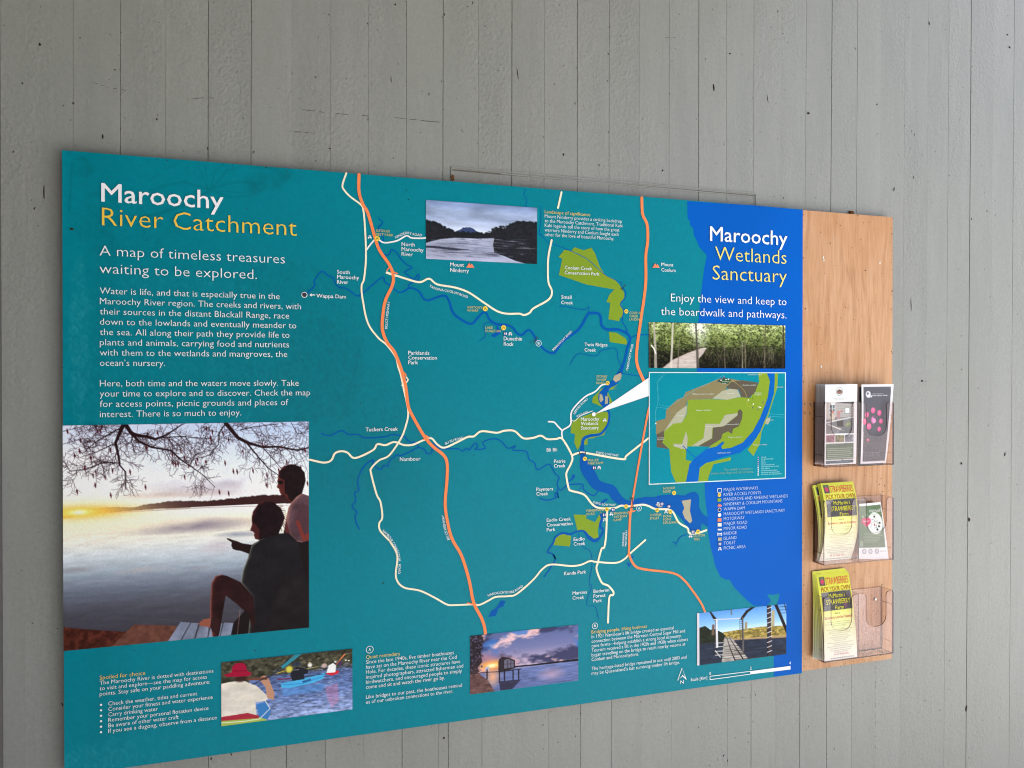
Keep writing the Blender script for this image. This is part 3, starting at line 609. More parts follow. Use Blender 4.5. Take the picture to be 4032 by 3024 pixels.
# ------------------------------------------------------------------ inset map
C4 = [P('C', *c) for c in ((107, 130), (1192, 133), (1190, 977), (108, 1017))]
ix0, ix1 = (C4[0][0]+C4[3][0])/2, (C4[1][0]+C4[2][0])/2; iz1, iz0 = (C4[0][1]+C4[1][1])/2, (C4[2][1]+C4[3][1])/2
inset = mesh('inset_map', [(ix0, -8.5*LS, iz0), (ix1, -8.5*LS, iz0), (ix1, -8.5*LS, iz1), (ix0, -8.5*LS, iz1)], [(0, 1, 2, 3)], ink((0, 140, 160)), board_t)
fw = .0022; parts = []
for (a, b_, c_, d_) in ((ix0, ix1, iz1 - fw, iz1), (ix0, ix1, iz0, iz0 + fw), (ix0, ix0 + fw, iz0 + fw, iz1 - fw), (ix1 - fw, ix1, iz0 + fw, iz1 - fw)):
    parts.append(([(a, -10.5*LS, c_), (b_, -10.5*LS, c_), (b_, -10.5*LS, d_), (a, -10.5*LS, d_)], [(0, 1, 2, 3)]))
V, Fc = join(parts); mesh('inset_border', V, Fc, ink((215, 238, 240)), inset)
OLV, BRN, SALT = (140, 130, 92), (98, 90, 76), (178, 178, 152)
for nm, s_, c_, ly in (('woodland_patch', '165,520 240,500 245,430 330,350 380,330 400,290 650,190 700,175 840,200 800,215 725,240 720,270 640,330 620,342 415,350 400,400 330,450 230,600 165,625', OLV, 9),
        ('shrubland_patch', '415,350 600,345 730,350 850,325 910,335 950,280 980,210 975,137 1045,137 1065,200 1050,330 1000,480 940,600 880,670 800,730 690,745 600,760 480,812 440,850 410,950 400,1001 322,1004 285,920 270,740 215,690 230,600 290,540 370,530 410,460', (136, 164, 46), 9),
        ('casuarina_patch', '720,250 760,210 840,195 975,215 950,290 900,335 840,330 820,270 740,262', BRN, 9.4), ('saltmarsh_patch', '610,340 690,280 750,262 810,270 835,325 730,350', SALT, 9.7),
        ('clearing_patch', '405,720 545,718 600,718 540,765 490,800 450,838 400,825', (0, 140, 160), 9.4), ('saltmarsh_patch', '410,392 405,460 370,530 300,540 230,600 262,550 330,450', SALT, 9.7),
        ('saltmarsh_patch', '402,600 415,650 410,740 370,740 300,715 305,697 370,700', SALT, 9.7), ('saltmarsh_patch', '445,715 540,655 555,540 670,540 710,470 810,455 820,465 760,510 700,560 610,575 605,655 540,690 500,715', SALT, 9.6),
        ('casuarina_patch', '500,715 545,690 610,655 615,570 700,560 808,475 815,435 835,425 850,450 845,500 820,560 775,580 765,620 735,600 690,620 680,660 580,722', BRN, 9.8), ('casuarina_patch', '170,625 225,595 230,640 215,690 265,740 170,725', BRN, 9.8),
        ('shrubland_patch', '1105,140 1130,140 1125,250 1040,520 1000,600 985,700 935,795 890,745 960,650 1050,460 1100,300', (136, 164, 46), 9), ('shrubland_patch', '498,1000 510,890 560,850 755,805 755,830 620,860 580,960 575,998', (136, 164, 46), 9),
        ('saltmarsh_patch', '1035,500 1070,488 1065,520 1050,545 1030,540', SALT, 9.7), ('parkland_patch', '650,200 700,172 760,192 735,225 690,222', (52, 84, 52), 9.8),
        ('river_patch', '1040,137 1068,200 1050,330 990,490 930,600 850,690 760,730 690,740 680,720 705,690 695,680 640,720 560,740 500,790 470,812 430,860 402,1002 497,999 510,885 560,850 690,805 830,770 930,690 990,600 1050,450 1095,300 1104,200 1100,137', (0, 98, 190), 10)):
    area(nm, 'C', s_, c_, ly, inset)
def iline(name, specs, wd, col, ly):
    for n_, s_ in enumerate(specs):
        V, Fc = ribbon(path('C', s_, wd, False), -ly*LS - n_*5e-6); mesh(name, V, Fc, ink(col), inset)
iline('creek_patch', ['378,715,3.5 470,806'], 3.5, (0, 98, 190), 10.2)
iline('track_line', ['245,140 170,210 190,390 265,407 375,335 470,275 640,190 705,150', '225,140 180,205 178,385 160,440 165,520', '265,420 165,408 160,540 115,590', '1045,460 1185,468', '1045,480 1185,488'], .9, (90, 200, 215), 10.2)
iline('path_line', ['765,195 840,250 870,290 885,330', '895,352 880,370 885,395 925,412 935,385'], 1.0, (205, 190, 90), 10.4)
for x_, y_, c_ in ((672, 178, (70, 90, 160)), (658, 204, (30, 60, 150)), (690, 182, (120, 100, 170)), (704, 168, (150, 110, 180)), (718, 190, (240, 240, 240)), (737, 188, (240, 240, 240)), (679, 195, (240, 240, 240)), (895, 352, (240, 240, 230)), (934, 384, (240, 240, 210)), (928, 412, (70, 90, 130)), (980, 408, (240, 240, 230)), (992, 411, (235, 235, 225)), (970, 425, (90, 100, 150)), (1013, 370, (90, 110, 150)), (1032, 390, (110, 110, 160)), (163, 537, (235, 245, 245))):
    iline('place_dot', [f'{x_-1},{y_},5 {x_+1},{y_},5'], 5, c_, 10.6)
for i in range(10): iline('key_symbol', [f'{972},{806+i*15.5},4.5 {974},{806+i*15.5},4.5'], 4, (190, 130, 190) if i < 5 else (235, 245, 245), 10.6)

def disc(name, t, x_, y_, r, col, ly, parent, inner=0.):
    cx, cz = P(t, x_, y_); rr_ = abs(P(t, x_, y_ + r)[1] - cz); n = 20
    if inner:
        ri = rr_*inner; V = [(cx + q*math.cos(j*2*math.pi/n), -ly*LS, cz + q*math.sin(j*2*math.pi/n)) for j in range(n) for q in (ri, rr_)]
        return mesh(name, V, [(2*j, 2*j+1, (2*j+3) % (2*n), (2*j+2) % (2*n)) for j in range(n)], ink(col), parent)
    return mesh(name, [(cx + rr_*math.cos(j*2*math.pi/n), -ly*LS, cz + rr_*math.sin(j*2*math.pi/n)) for j in range(n)], [tuple(range(n))], ink(col), parent)
def strokes(name, t, x_, y_, k, segs, wd, col, ly, parent):
    parts = []
    for n_, s_ in enumerate(segs):
        q = []
        for (u, v_) in s_:
            a, b_ = P(t, x_ + u*k, y_ + v_*k); q.append((a, b_, wd))
        parts.append(ribbon(q, -ly*LS - n_*5e-6, False))
    V, Fc = join(parts); return mesh(name, V, Fc, ink(col), parent)
def access(t, x_, y_, r=17):
    d = disc('access_point_symbol', t, x_, y_, r, (252, 216, 80), 10, board_t)
    strokes('chevron', t, x_, y_, r, [[(-.5, .35), (0, -.4), (.5, .35)]], .0016, (60, 66, 60), 11, d)
for t, x_, y_ in (('5', 774, 603), ('5', 1629, 1158), ('5', 1774, 1308), ('8', 935, 1058), ('9', 787, 218), ('9', 607, 817), ('9', 1313, 1087), ('9', 781, 1217), ('9', 934, 1194), ('9', 1180, 1224), ('9', 1284, 1236), ('9', 1502, 1393)): access(t, x_, y_, 20 if t == '5' else 17)
access('C', 666, 1103, 15)
def toilet(t, x_, y_, k=15):
    q = [P(t, x_ - k, y_ + k), P(t, x_ + k, y_ + k), P(t, x_ + k, y_ - k), P(t, x_ - k, y_ - k)]
    d = mesh('toilet_symbol', [(a, -10*LS, b_) for a, b_ in q], [(0, 1, 2, 3)], ink((40, 66, 140)), board_t)
    strokes('figures', t, x_, y_, k, [[(-.42, -.25), (-.42, .7)], [(.42, -.25), (.42, .7)], [(-.7, -.1), (-.14, -.1)], [(.14, -.1), (.7, -.1)], [(-.42, -.68), (-.42, -.42)], [(.42, -.68), (.42, -.42)]], .0017, (240, 244, 248), 11, d)
for a in (('5', 1790, 1355), ('9', 682, 888), ('9', 831, 1220), ('9', 761, 1261), ('9', 1217, 1174), ('9', 1272, 1194), ('9', 1463, 1395), ('C', 670, 1491)): toilet(*a)
def picnic(t, x_, y_, k=15):
    strokes('picnic_symbol', t, x_, y_, k, [[(-.6, -.75), (.6, -.75)], [(-1, .1), (1, .1)], [(-.25, -.75), (-.7, .85)], [(.25, -.75), (.7, .85)]], .0013, (240, 246, 248), 10, board_t)
for a in (('5', 715, 592), ('5', 1827, 1357), ('9', 764, 512), ('9', 720, 887), ('9', 816, 1256), ('9', 764, 1300), ('9', 1187, 1174), ('9', 1249, 1237), ('9', 1443, 1430), ('C', 670, 1530)): picnic(*a)
disc('sanctuary_dot', '9', 678, 465, 16, (248, 250, 250), 10, board_t)
for t, x_, y_, r in (('5', 198, 1048, 23), ('C', 667, 1220, 16)):
    d = disc('dam_symbol', t, x_, y_, r, (240, 246, 248), 10, board_t); disc('dam_core', t, x_, y_, r*.8, (62, 60, 72), 11, d)
for t, x_, y_, r, ch in (('5', 2051, 1431, 25, 'B'), ('9', 1035, 1209, 23, 'A'), ('7', 605, 777, 25, 'A'), ('A', 485, 1133, 25, 'B')):
    d = disc('lettered_ring', t, x_, y_, r, (235, 246, 248), 10.5, board_t, .86)
    if t in '59': disc('ring_field', t, x_, y_, r*.9, (0, 128, 150), 10.2, d)
    text('ring_letter', (240, 248, 250), 11.5, [(ch, line_text(t, x_ - r*.30, y_ + r*.38, x_ + r*.30, ch, r*.78))], d, .012)
for t, x_, y_ in (('5', 1510, 815), ('8', 1171, 696), ('C', 668, 1183)):
    q = [(-32, 18), (32, 18), (12, -14), (4, 0), (-8, -20)]; k = 1 if t == '5' else (.9 if t == '8' else .6)
    area('mountain_symbol', t, ' '.join(f'{x_+a*k},{y_+b_*k}' for a, b_ in q), (252, 140, 100), 10)
def sq(name, col, x_, y_, kx=15, ky=13):
    area(name, 'C', f'{x_-kx},{y_+ky} {x_+kx},{y_+ky} {x_+kx},{y_-ky} {x_-kx},{y_-ky}', col, 10)
sq('legend_swatch', GRN, 666, 1143); sq('legend_swatch', ORG, 667, 1301); sq('legend_swatch', CREAM, 668, 1339); sq('legend_swatch', (236, 246, 246), 669, 1377, 16, 6); sq('legend_swatch', (176, 170, 142), 670, 1453)
disc('legend_dot', 'C', 667, 1262, 15, (248, 250, 250), 10, board_t)
strokes('legend_box', 'C', 667, 1067, 15, [[(-1, -1), (1, -1), (1, 1), (-1, 1), (-1, -1)]], .0016, (225, 240, 248), 10, board_t)
strokes('legend_bridge', 'C', 669, 1413, 16, [[(-1, -.75), (-.8, -.4), (.8, -.4), (1, -.75)], [(-1, .75), (-.8, .4), (.8, .4), (1, .75)], [(-1, -.75), (-1, .75)], [(1, -.75), (1, .75)]], .0016, (225, 240, 248), 10, board_t)
strokes('dam_arrow', '5', 262, 1049, 20, [[(-1, 0), (1, 0)], [(-.35, -.45), (-1, 0), (-.35, .45)]], .0020, (240, 246, 248), 10, board_t)
# north arrow, scale bar
area('north_arrow', 'A', '1175,1467 1212,1562 1175,1530 1176,1520 1200,1540', (244, 250, 250), 10)
strokes('north_arrow_outline', 'A', 1175, 1467, 1, [[(0, 0), (-36, 100), (0, 65)]], .0016, (244, 250, 250), 10.3, board_t)
area('scale_bar', 'A', '1715,1492 2033,1450 2033,1478 1715,1516', (246, 250, 252), 10)
strokes('scale_bar_outline', 'A', 0, 0, 1, [[(1396, 1532), (1716, 1493)], [(1396, 1559), (1716, 1515)], [(1396, 1530), (1396, 1560)]], .0016, (235, 246, 248), 10.3, board_t)

# ------------------------------------------------------------------ lettering
W_ = (240, 247, 250); Y_ = (238, 206, 92); YL = (214, 200, 112)
text('title_lettering', (246, 248, 252), 12, [('Maroochy', line_text('1', 403, 470, 1366, 'Maroochy', 145))], None, .007)
text('title_lettering', (242, 204, 76), 12, [('River Catchment', line_text('1', 407, 660, 1947, 'River Catchment', 143))], None, -.010)
text('subtitle_lettering', W_, 12, [(a, line_text('1', 388, y_, x1, a, 80)) for a, y_, x1 in (('A map of timeless treasures', 898, 1853), ('waiting to be explored.', 1038, 1632))], None, -.012)
block('story_lettering', '2', 390, 115, 81.4, [('Water is life, and that is especially true in the', 1812), ('Maroochy River region. The creeks and rivers, with', 1980), ('their sources in the distant Blackall Range, race', 1887), ('down to the lowlands and eventually meander to', 1944),
      ('the sea. All along their path they provide life to', 1890), ('plants and animals, carrying food and nutrients', 1886), ('with them to the wetlands and mangroves, the', 1872), ('ocean\u2019s nursery.', 905)], 51, (232, 244, 248), -.008)
block('story_lettering', '2', 390, 115 + 9*81.4, 81.4, [('Here, both time and the waters move slowly. Take', 1963),
      ('your time to explore and to discover. Check the map', 2053), ('for access points, picnic grounds and places of', 1880), ('interest. There is so much to enjoy.', 1508)], 51, (232, 244, 248), -.008)
block('heading_lettering', '4', 329, 808, 30, [('Spoiled for choice', 634)], 27, Y_, -.005)
block('safety_lettering', '4', 329, 843, 37, [('The Maroochy River is dotted with destinations', 1090), ('to visit and explore\u2014see the map for access', 1047), ('points. Stay safe on your paddling adventure:', 1067)], 27, W_, -.008)
block('safety_lettering', '4', 387, 982, 36.4, [('Check the weather, tides and current', 982), ('Consider your fitness and water experience', 1085), ('Carry drinking water', 718), ('Remember your personal flotation device', 1057), ('Be aware of other water craft', 858), ('If you see a dugong, observe from a distance', 1113)], 27, W_, -.008)
for i in range(6): disc('bullet_dot', '4', 338, 976 + i*36.6, 7, W_, 12, board_t)
block('heading_lettering', '7', 580, 840, 30, [('Quiet reminders', 806)], 25, Y_, -.005)
block('boathouse_lettering', '7', 580, 873, 33.4, [('Since the late 1940s, five timber boathouses', 1168), ('have sat on the Maroochy River near the Cod', 1186), ('Hole. For decades, these iconic structures have', 1210), ('inspired photographers, attracted fishermen and', 1230), ('birdwatchers, and encouraged people to simply', 1221), ('come and sit and watch the river go by.', 1107), ('', 0), ('Like bridges to our past, the boathouses remind', 1222), ('us of our unbroken connections to the river.', 1163)], 25, W_, -.008)
block('heading_lettering', 'A', 458, 1195, 30, [('Bridging people, lifting business', 895)], 27, Y_, -.005)
block('bridge_lettering', 'A', 459, 1232, 36.1, [('In 1921 Nambour\u2019s lift bridge created an essential', 1108), ('connection between the Moreton Central Sugar Mill and', 1197), ('cane farms\u2014helping establish a strong local economy.', 1170), ('Tourism received a lift in the 1920s and 1930s when visitors', 1220), ('began travelling on the bridge to reach nearby resorts at', 1200), ('Coolum and Maroochydore.', 832), ('', 0), ('The heritage-listed bridge remained in use until 2003 and', 1209), ('may be Queensland\u2019s last surviving timber lift bridge.', 1156)], 27, W_, -.008)
block('heading_lettering', '8', 289, 281, 30, [('Landscape of significance', 649)], 26, Y_, -.005)
block('mountain_lettering', '8', 289, 317, 36.3, [('Mount Ninderry provides a striking backdrop', 901), ('to the Maroochy Catchment. Traditional Kabi', 903), ('Kabi legends tell the story of how the great', 879), ('warriors Ninderry and Coolum fought each', 873), ('other for the love of beautiful Maroochy.', 838)], 27, W_, -.008)
text('title_lettering', (246, 248, 252), 12, [('Maroochy', line_text('B', 592, 398, 1202, 'Maroochy', 113))], None, .007)
text('title_lettering', (240, 226, 120), 12, [('Wetlands', line_text('B', 632, 553, 1196, 'Wetlands', 110)), ('Sanctuary', line_text('B', 612, 706, 1198, 'Sanctuary', 113))], None, -.010)
text('subtitle_lettering', W_, 12, [('Enjoy the view and keep to', line_text('B', 282, 879, 1196, '', 63)), ('the boardwalk and pathways.', line_text('B', 203, 986, 1196, '', 63))], None, -.010)
def lab(t, x_, y_, step, lines, cap=30, col=W_, wgt=.004, name='place_lettering'): block(name, t, x_, y_, step, lines, cap, col, wgt)
lab('5', 456, 880, 40, [('South', 557), ('Maroochy', 630), ('River', 545)]); lab('5', 967, 661, 39, [('North', 1070), ('Maroochy', 1140), ('River', 1054)]); lab('5', 293, 1070, 30, [('Wappa Dam', 527)])
lab('5', 1352, 822, 44, [('Mount', 1460), ('Ninderry', 1498)]); lab('5', 1020, 1521, 38, [('Parklands', 1186), ('Conservation', 1246), ('Park', 1096)]); lab('5', 1775, 1408, 43, [('Dunethin', 1919), ('Rock', 1852)])
lab('6', 682, 801, 30, [('Tuckers Creek', 937)]); lab('6', 953, 1036, 30, [('Nambour', 1116)]); lab('9', 304, 760, 30, [('Bli Bli', 387)], 27); lab('9', 362, 850, 36.5, [('Petrie', 452), ('Creek', 452)], 27); lab('9', 223, 1072, 36.5, [('Paynters', 355), ('Creek', 315)], 27)
lab('A', 241, 732, 30, [('Kunda Park', 414)], 27); lab('9', 305, 1315, 38, [('Eudlo Creek', 495), ('Conservation', 508), ('Park', 372)], 26); lab('9', 518, 1467, 37, [('Eudlo', 605), ('Creek', 608)], 26); lab('9', 575, 516, 34.7, [('Maroochy', 719), ('Wetlands', 711), ('Sanctuary', 716)], 26)
lab('A', 308, 887, 39, [('Martins', 421), ('Creek', 398)], 26); lab('A', 474, 872, 38.5, [('Buderim', 598), ('Forest', 568), ('Park', 540)], 26); lab('8', 447, 724, 39, [('Coolum Creek', 664), ('Conservation Park', 722)], 27); lab('8', 420, 957, 43.5, [('Small', 501), ('Creek', 511)], 27)
lab('8', 604, 1333, 42.5, [('Twin Ridges', 784), ('Creek', 693)], 27); lab('8', 1212, 699, 43, [('Mount', 1306), ('Coolum', 1324)], 27)
def lay(*a): lab(*a[:4], a[4], 19, YL, -.004, 'access_lettering')
lay('5', 765, 549, 29.5, [('GEORGE', 875), ('BEST PARK', 902)]); lay('5', 1485, 1155, 25.5, [('ASHTON\u2019S', 1605), ('WHARF', 1573)]); lay('5', 1630, 1316, 27, [('LAKE', 1687), ('DUNETHIN', 1752)]); lay('8', 960, 1078, 26, [('COOLUM', 1055), ('CREEK', 1027), ('LANDING', 1055)])
lay('8', 698, 1582, 26, [('STONEY', 785), ('WHARF', 776), ('ROAD', 760)]); lay('9', 630, 838, 25, [('MULLER', 715), ('PARK RAMP', 752)]); lay('9', 1228, 1060, 25.5, [('NOJOOR', 1320), ('ROAD', 1288)]); lay('9', 620, 1237, 26.5, [('FISHERMANS', 760), ('ROAD', 684)])
lay('9', 835, 1259, 26, [('BRADMAN', 945), ('AVE BOAT', 942), ('RAMP', 896)]); lay('9', 1120, 1272, 26.5, [('THOMAS', 1211), ('STREET', 1196)]); lay('9', 1227, 1282, 25.5, [('PICNIC', 1296), ('POINT', 1289), ('ESPLANADE', 1348)]); lay('9', 1466, 1437, 27, [('COTTON', 1554), ('TREE', 1516)])
for body, pts, cap in (('NINDERRY ROAD', [('5', 922, 604), ('5', 970, 580), ('5', 1010, 567), ('5', 1060, 578), ('5', 1128, 586)], 9.5), ('YANDINA-COOLUM ROAD', [('5', 1186, 982), ('5', 1240, 1010), ('5', 1340, 1028), ('5', 1420, 1050), ('5', 1488, 1076)], 9.5),
        ('BRUCE HIGHWAY', [('5', 854, 1318), ('5', 862, 1210), ('5', 876, 1103)], 9.5), ('MAROOCHY RIVER', [('8', 360, 1372), ('8', 430, 1300), ('8', 508, 1222)], 9), ('MAROOCHY RIVER', [('8', 948, 1526), ('8', 968, 1420), ('8', 992, 1320)], 9),
        ('BRUCE HIGHWAY', [('6', 1348, 1655), ('6', 1318, 1560), ('6', 1303, 1462)], 10), ('NAMBOUR CONNECTION', [('7', 688, -15), ('7', 725, 22), ('7', 758, 72), ('7', 785, 130), ('7', 797, 186)], 9.5), ('ROAD', [('7', 797, 206), ('7', 797, 238), ('7', 793, 270)], 9.5),
        ('BLI BLI ROAD', [('6', 1316, 907), ('6', 1360, 885), ('6', 1456, 860)], 9.5), ('MAROOCHYDORE ROAD', [('7', 1397, 424), ('7', 1440, 409), ('7', 1500, 402), ('7', 1560, 398), ('7', 1600, 378), ('7', 1632, 356)], 9.5),
        ('LEFOES ROAD', [('9', 527, 466), ('9', 570, 405), ('9', 632, 348)], 8.5), ('SPORTS ROAD', [('9', 542, 488), ('9', 632, 446)], 6), ('DAVID LOW WAY', [('9', 696, 774), ('9', 780, 788), ('9', 872, 800)], 9), ('DAVID LOW WAY', [('9', 672, 1167), ('9', 750, 1186), ('9', 850, 1190)], 8.5),
        ('SUNSHINE', [('9', 914, 1508), ('9', 918, 1450), ('9', 921, 1400)], 8), ('MOTORWAY', [('9', 936, 1508), ('9', 940, 1440), ('9', 944, 1380)], 8)):
    text('road_lettering', W_, 12, [(body, path_text(pts, cap))], None, 0.)
block('legend_lettering', 'C', 700, 1073, 38.55, [('MAJOR WATERWAYS', 971), ('RIVER ACCESS POINTS', 993), ('MANGROVE AND RIVERINE WETLANDS', 1207), ('NINDERRY & COOLUM MOUNTAINS', 1164), ('WAPPA DAM', 867), ('MAROOCHY WETLANDS SANCTUARY', 1184), ('MOTORWAY', 865), ('MAJOR ROAD', 886), ('MINOR ROAD', 883), ('BRIDGE', 802), ('ISLAND', 801), ('TOILET', 794), ('PICNIC AREA', 873)], 25, (205, 230, 246), -.015)
text('north_lettering', W_, 12, [('N', line_text('A', 1162, 1592, 1188, 'N', 26))], None, 0.)
text('scale_lettering', W_, 12, [('Scale [Km]', line_text('A', 1243, 1571, 1373, '', 24))], None, 0.)
text('scale_number', W_, 12, [('0', line_text('A', 1391, 1521, 1404, '', 22))], None, 0.)
text('scale_number', W_, 12, [('2', line_text('A', 1712, 1479, 1725, '', 22))], None, 0.)
text('scale_number', W_, 12, [('4', line_text('A', 2022, 1438, 2036, '', 22))], None, 0.)
IT = [('Mangrove shrubland', 483, 438, 596, 10), ('Mangrove shrubland', 735, 651, 845, 10), ('Mangrove shrubland', 933, 711, 1042, 10), ('Mangrove', 945, 299, 998, 9), ('shrubland', 945, 314, 998, 9), ('Saltmarsh', 728, 303, 785, 10), ('Saltmarsh', 327, 481, 384, 10), ('Saltmarsh', 555, 566, 608, 10), ('Saltmarsh', 315, 720, 372, 10), ('Saltmarsh', 1042, 514, 1095, 9), ('Saltmarsh', 1118, 253, 1170, 9),
      ('Melaleuca, casuarina woodland', 453, 309, 623, 10), ('Casuarina woodland', 848, 238, 955, 10), ('Casuarina woodland', 710, 549, 818, 10), ('Casuarina', 173, 655, 229, 9), ('woodland', 173, 669, 229, 9), ('Casuarina woodland', 893, 155, 1000, 9), ('MAROOCHY RIVER', 650, 776, 755, 9), ('Eucalypt', 686, 210, 745, 9), ('forest', 686, 224, 720, 9)]
text('inset_lettering', (226, 238, 228), 12, [(a, line_text('C', x0, y_, x1, a, c_)) for a, x0, y_, x1, c_ in IT], inset, -.005)
text('inset_lettering', (150, 190, 150), 12, [('Our wildlife is sensitive\u2014', line_text('C', 705, 912, 935, '', 20)), ('please keep dogs and cats at home.', line_text('C', 602, 941, 935, '', 20))], inset, -.015)
parts = []
for i in range(10):
    a = P('C', 996, 809 + i*15.2); e = P('C', (1036, 1092, 1026, 1034, 1100, 1136, 1064, 1124, 1144, 1158)[i], 806 + i*15.2); rx = a[0]
    while rx < e[0]:
        l_ = min(rg.uniform(.004, .010), e[0] - rx); parts.append(([(rx, -12*LS, a[1]), (rx + l_, -12*LS, a[1]), (rx + l_, -12*LS, a[1] + .0026), (rx, -12*LS, a[1] + .0026)], [(0, 1, 2, 3)])); rx += l_ + .0012
V, Fc = join(parts); mesh('key_lines', V, Fc, ink((110, 190, 200)), inset)
#PART3
# ------------------------------------------------------------------ printed photographs
rg = random.Random(21)
# -- big sunset picture
c = Canvas('3', [(97, 152), (2050, 120), (2037, 1752), (100, 1935)], 400, 360); k = c
Xf, Yf = np.meshgrid(np.linspace(0, 1, c.W), np.linspace(0, 1, c.H))
c.grad([(0, (214, 221, 244)), (.16, (234, 238, 249)), (.32, (248, 247, 248)), (.40, (252, 248, 242)), (.46, (250, 238, 214)), (.52, (240, 236, 224)), (.58, (216, 222, 226)), (.66, (166, 178, 192)), (.74, (116, 122, 138)), (.84, (84, 84, 94)), (1, (66, 62, 70))])
c.a[..., 0] -= 26*Xf*np.clip(1 - Yf*3, 0, 1); c.a[..., 1] -= 14*Xf*np.clip(1 - Yf*3, 0, 1)
wtr = np.clip((Yf - .45)/.04, 0, 1); n_ = fbm(c.H, c.W, 90, 3, .18, 2) - .5; c.a *= (1 + wtr*n_*.16)[..., None]
cl = fbm(c.H, c.W, 7, 4, .45, 8)
def cloud(cx, cy_, rx, ry, col, al):
    x0, y0 = c.m(cx, cy_); s_ = c.sc(); X, Yy = np.meshgrid(np.arange(c.W), np.arange(c.H)); d = np.hypot((X-x0)/(rx*s_), (Yy-y0)/(ry*s_))
    mm = (np.clip(1.25 - d, 0, 1)*np.clip(cl*3 - .9, 0, 1)*al)[..., None]; c.a = c.a*(1-mm) + np.array(col)*mm
cloud(1300, 640, 620, 75, (168, 150, 165), .95); cloud(1550, 590, 420, 50, (176, 160, 176), .8); cloud(900, 700, 500, 26, (190, 160, 150), .7); cloud(1050, 945, 560, 60, (140, 128, 146), .9); cloud(1500, 1010, 200, 25, (120, 126, 150), .7)
cloud(1330, 1120, 170, 60, (196, 180, 190), .8); cloud(760, 1300, 230, 34, (200, 174, 164), 1.2); cloud(230, 1290, 160, 26, (150, 146, 150), .7); cloud(1180, 1275, 110, 18, (160, 140, 140), .8); cloud(300, 500, 400, 200, (250, 240, 238), .5)
hill = [(60, 850), (180, 838), (300, 815), (420, 800), (560, 797), (640, 800), (760, 788), (790, 772), (860, 765), (960, 752), (1100, 750), (1250, 753), (1400, 735), (1550, 722), (1650, 706), (1800, 705), (1900, 700), (1900, 768), (1600, 775), (1250, 792), (1000, 806), (840, 812), (600, 830), (380, 848), (200, 856)]
c.poly(hill, (66, 38, 40)); c.line([(200, 852, 4), (500, 842, 6), (840, 822, 8), (1250, 800, 6), (1880, 782, 3)], (120, 84, 80), al=.6)
for i in range(120): x_ = rg.uniform(700, 1880); c.ell(x_, np.interp(x_, [700, 960, 1250, 1650, 1880], [795, 757, 757, 712, 706]), rg.uniform(8, 20), rg.uniform(5, 12), (62, 36, 38), .9)
c.poly([(90, 825), (150, 828), (215, 860), (180, 880), (90, 890)], (196, 106, 14))
x0, y0 = c.m(225, 838); X, Yy = np.meshgrid(np.arange(c.W), np.arange(c.H)); s_ = c.sc()
for rx, ry, col, al in ((620, 150, (255, 240, 206), .75), (360, 52, (255, 186, 50), .95), (150, 30, (255, 236, 130), 1.), (50, 16, (255, 252, 230), 1.)):
    mm = (np.exp(-(((X-x0)/(rx*s_))**2 + ((Yy-y0)/(ry*s_))**2))*al)[..., None]; c.a = c.a*(1-mm) + np.array(col)*mm
c.poly([(85, 455), (250, 470), (420, 482), (500, 486), (700, 440), (860, 448), (860, 560), (85, 625)], (84, 46, 38), t='4', tex=.55 + .9*fbm(c.H, c.W, 60, 3, 1, 5))
c.poly([(560, 438), (860, 447), (790, 555), (400, 592)], (108, 72, 62), t='4', tex=.8 + .4*fbm(c.H, c.W, 50, 2, 1, 6))
for q in ([(870, 420), (935, 425), (865, 548), (782, 556)], [(942, 426), (990, 428), (958, 540), (876, 546)], [(1002, 430), (1060, 440), (1048, 530), (968, 538)], [(1075, 440), (1150, 428), (1130, 520), (1054, 528)], [(1160, 425), (1222, 428), (1205, 512), (1136, 518)]):
    c.poly(q, (140, 148, 170), t='4', tex=.8 + .3*fbm(c.H, c.W, 30, 2, 1, 7))
c.poly([(1225, 425), (1340, 300), (1724, 0), (1724, 470), (1205, 516)], (36, 28, 31), t='4')
for q in ([(1268, 340), (1248, 510)], [(1352, 360), (1356, 500)], [(1545, 430), (1558, 478)], [(1602, 275), (1625, 332)], [(1690, 290), (1722, 355)]): c.line([(*q[0], 5), (*q[1], 4)], (170, 130, 120), t='4', al=.7)
BARK = (48, 28, 32)
def twigs(x_, y_, ang, ln, wd, depth):
    if depth == 0 or y_ > 700: return
    pts = [(x_, y_, wd)]; n = rg.randint(3, 5)
    for i in range(n):
        ang += rg.uniform(-.45, .45); x_ += math.cos(ang)*ln/n; y_ += math.sin(ang)*ln/n; pts.append((x_, y_, wd*(1 - .5*(i+1)/n)))
        if rg.random() < .55: twigs(x_, y_, ang + rg.choice((-1, 1))*rg.uniform(.4, 1.1), ln*rg.uniform(.5, .8), wd*.6, depth - 1)
    c.line(pts, BARK, al=.85); twigs(x_, y_, ang + rg.uniform(-.4, .4), ln*.65, wd*.5, depth - 1)
    if rg.random() < .012: c.line([(x_, y_, 3), (x_ + rg.uniform(-3, 3), y_ + 14, 14), (x_ + 5, y_ + 42, 3)], (86, 28, 36))
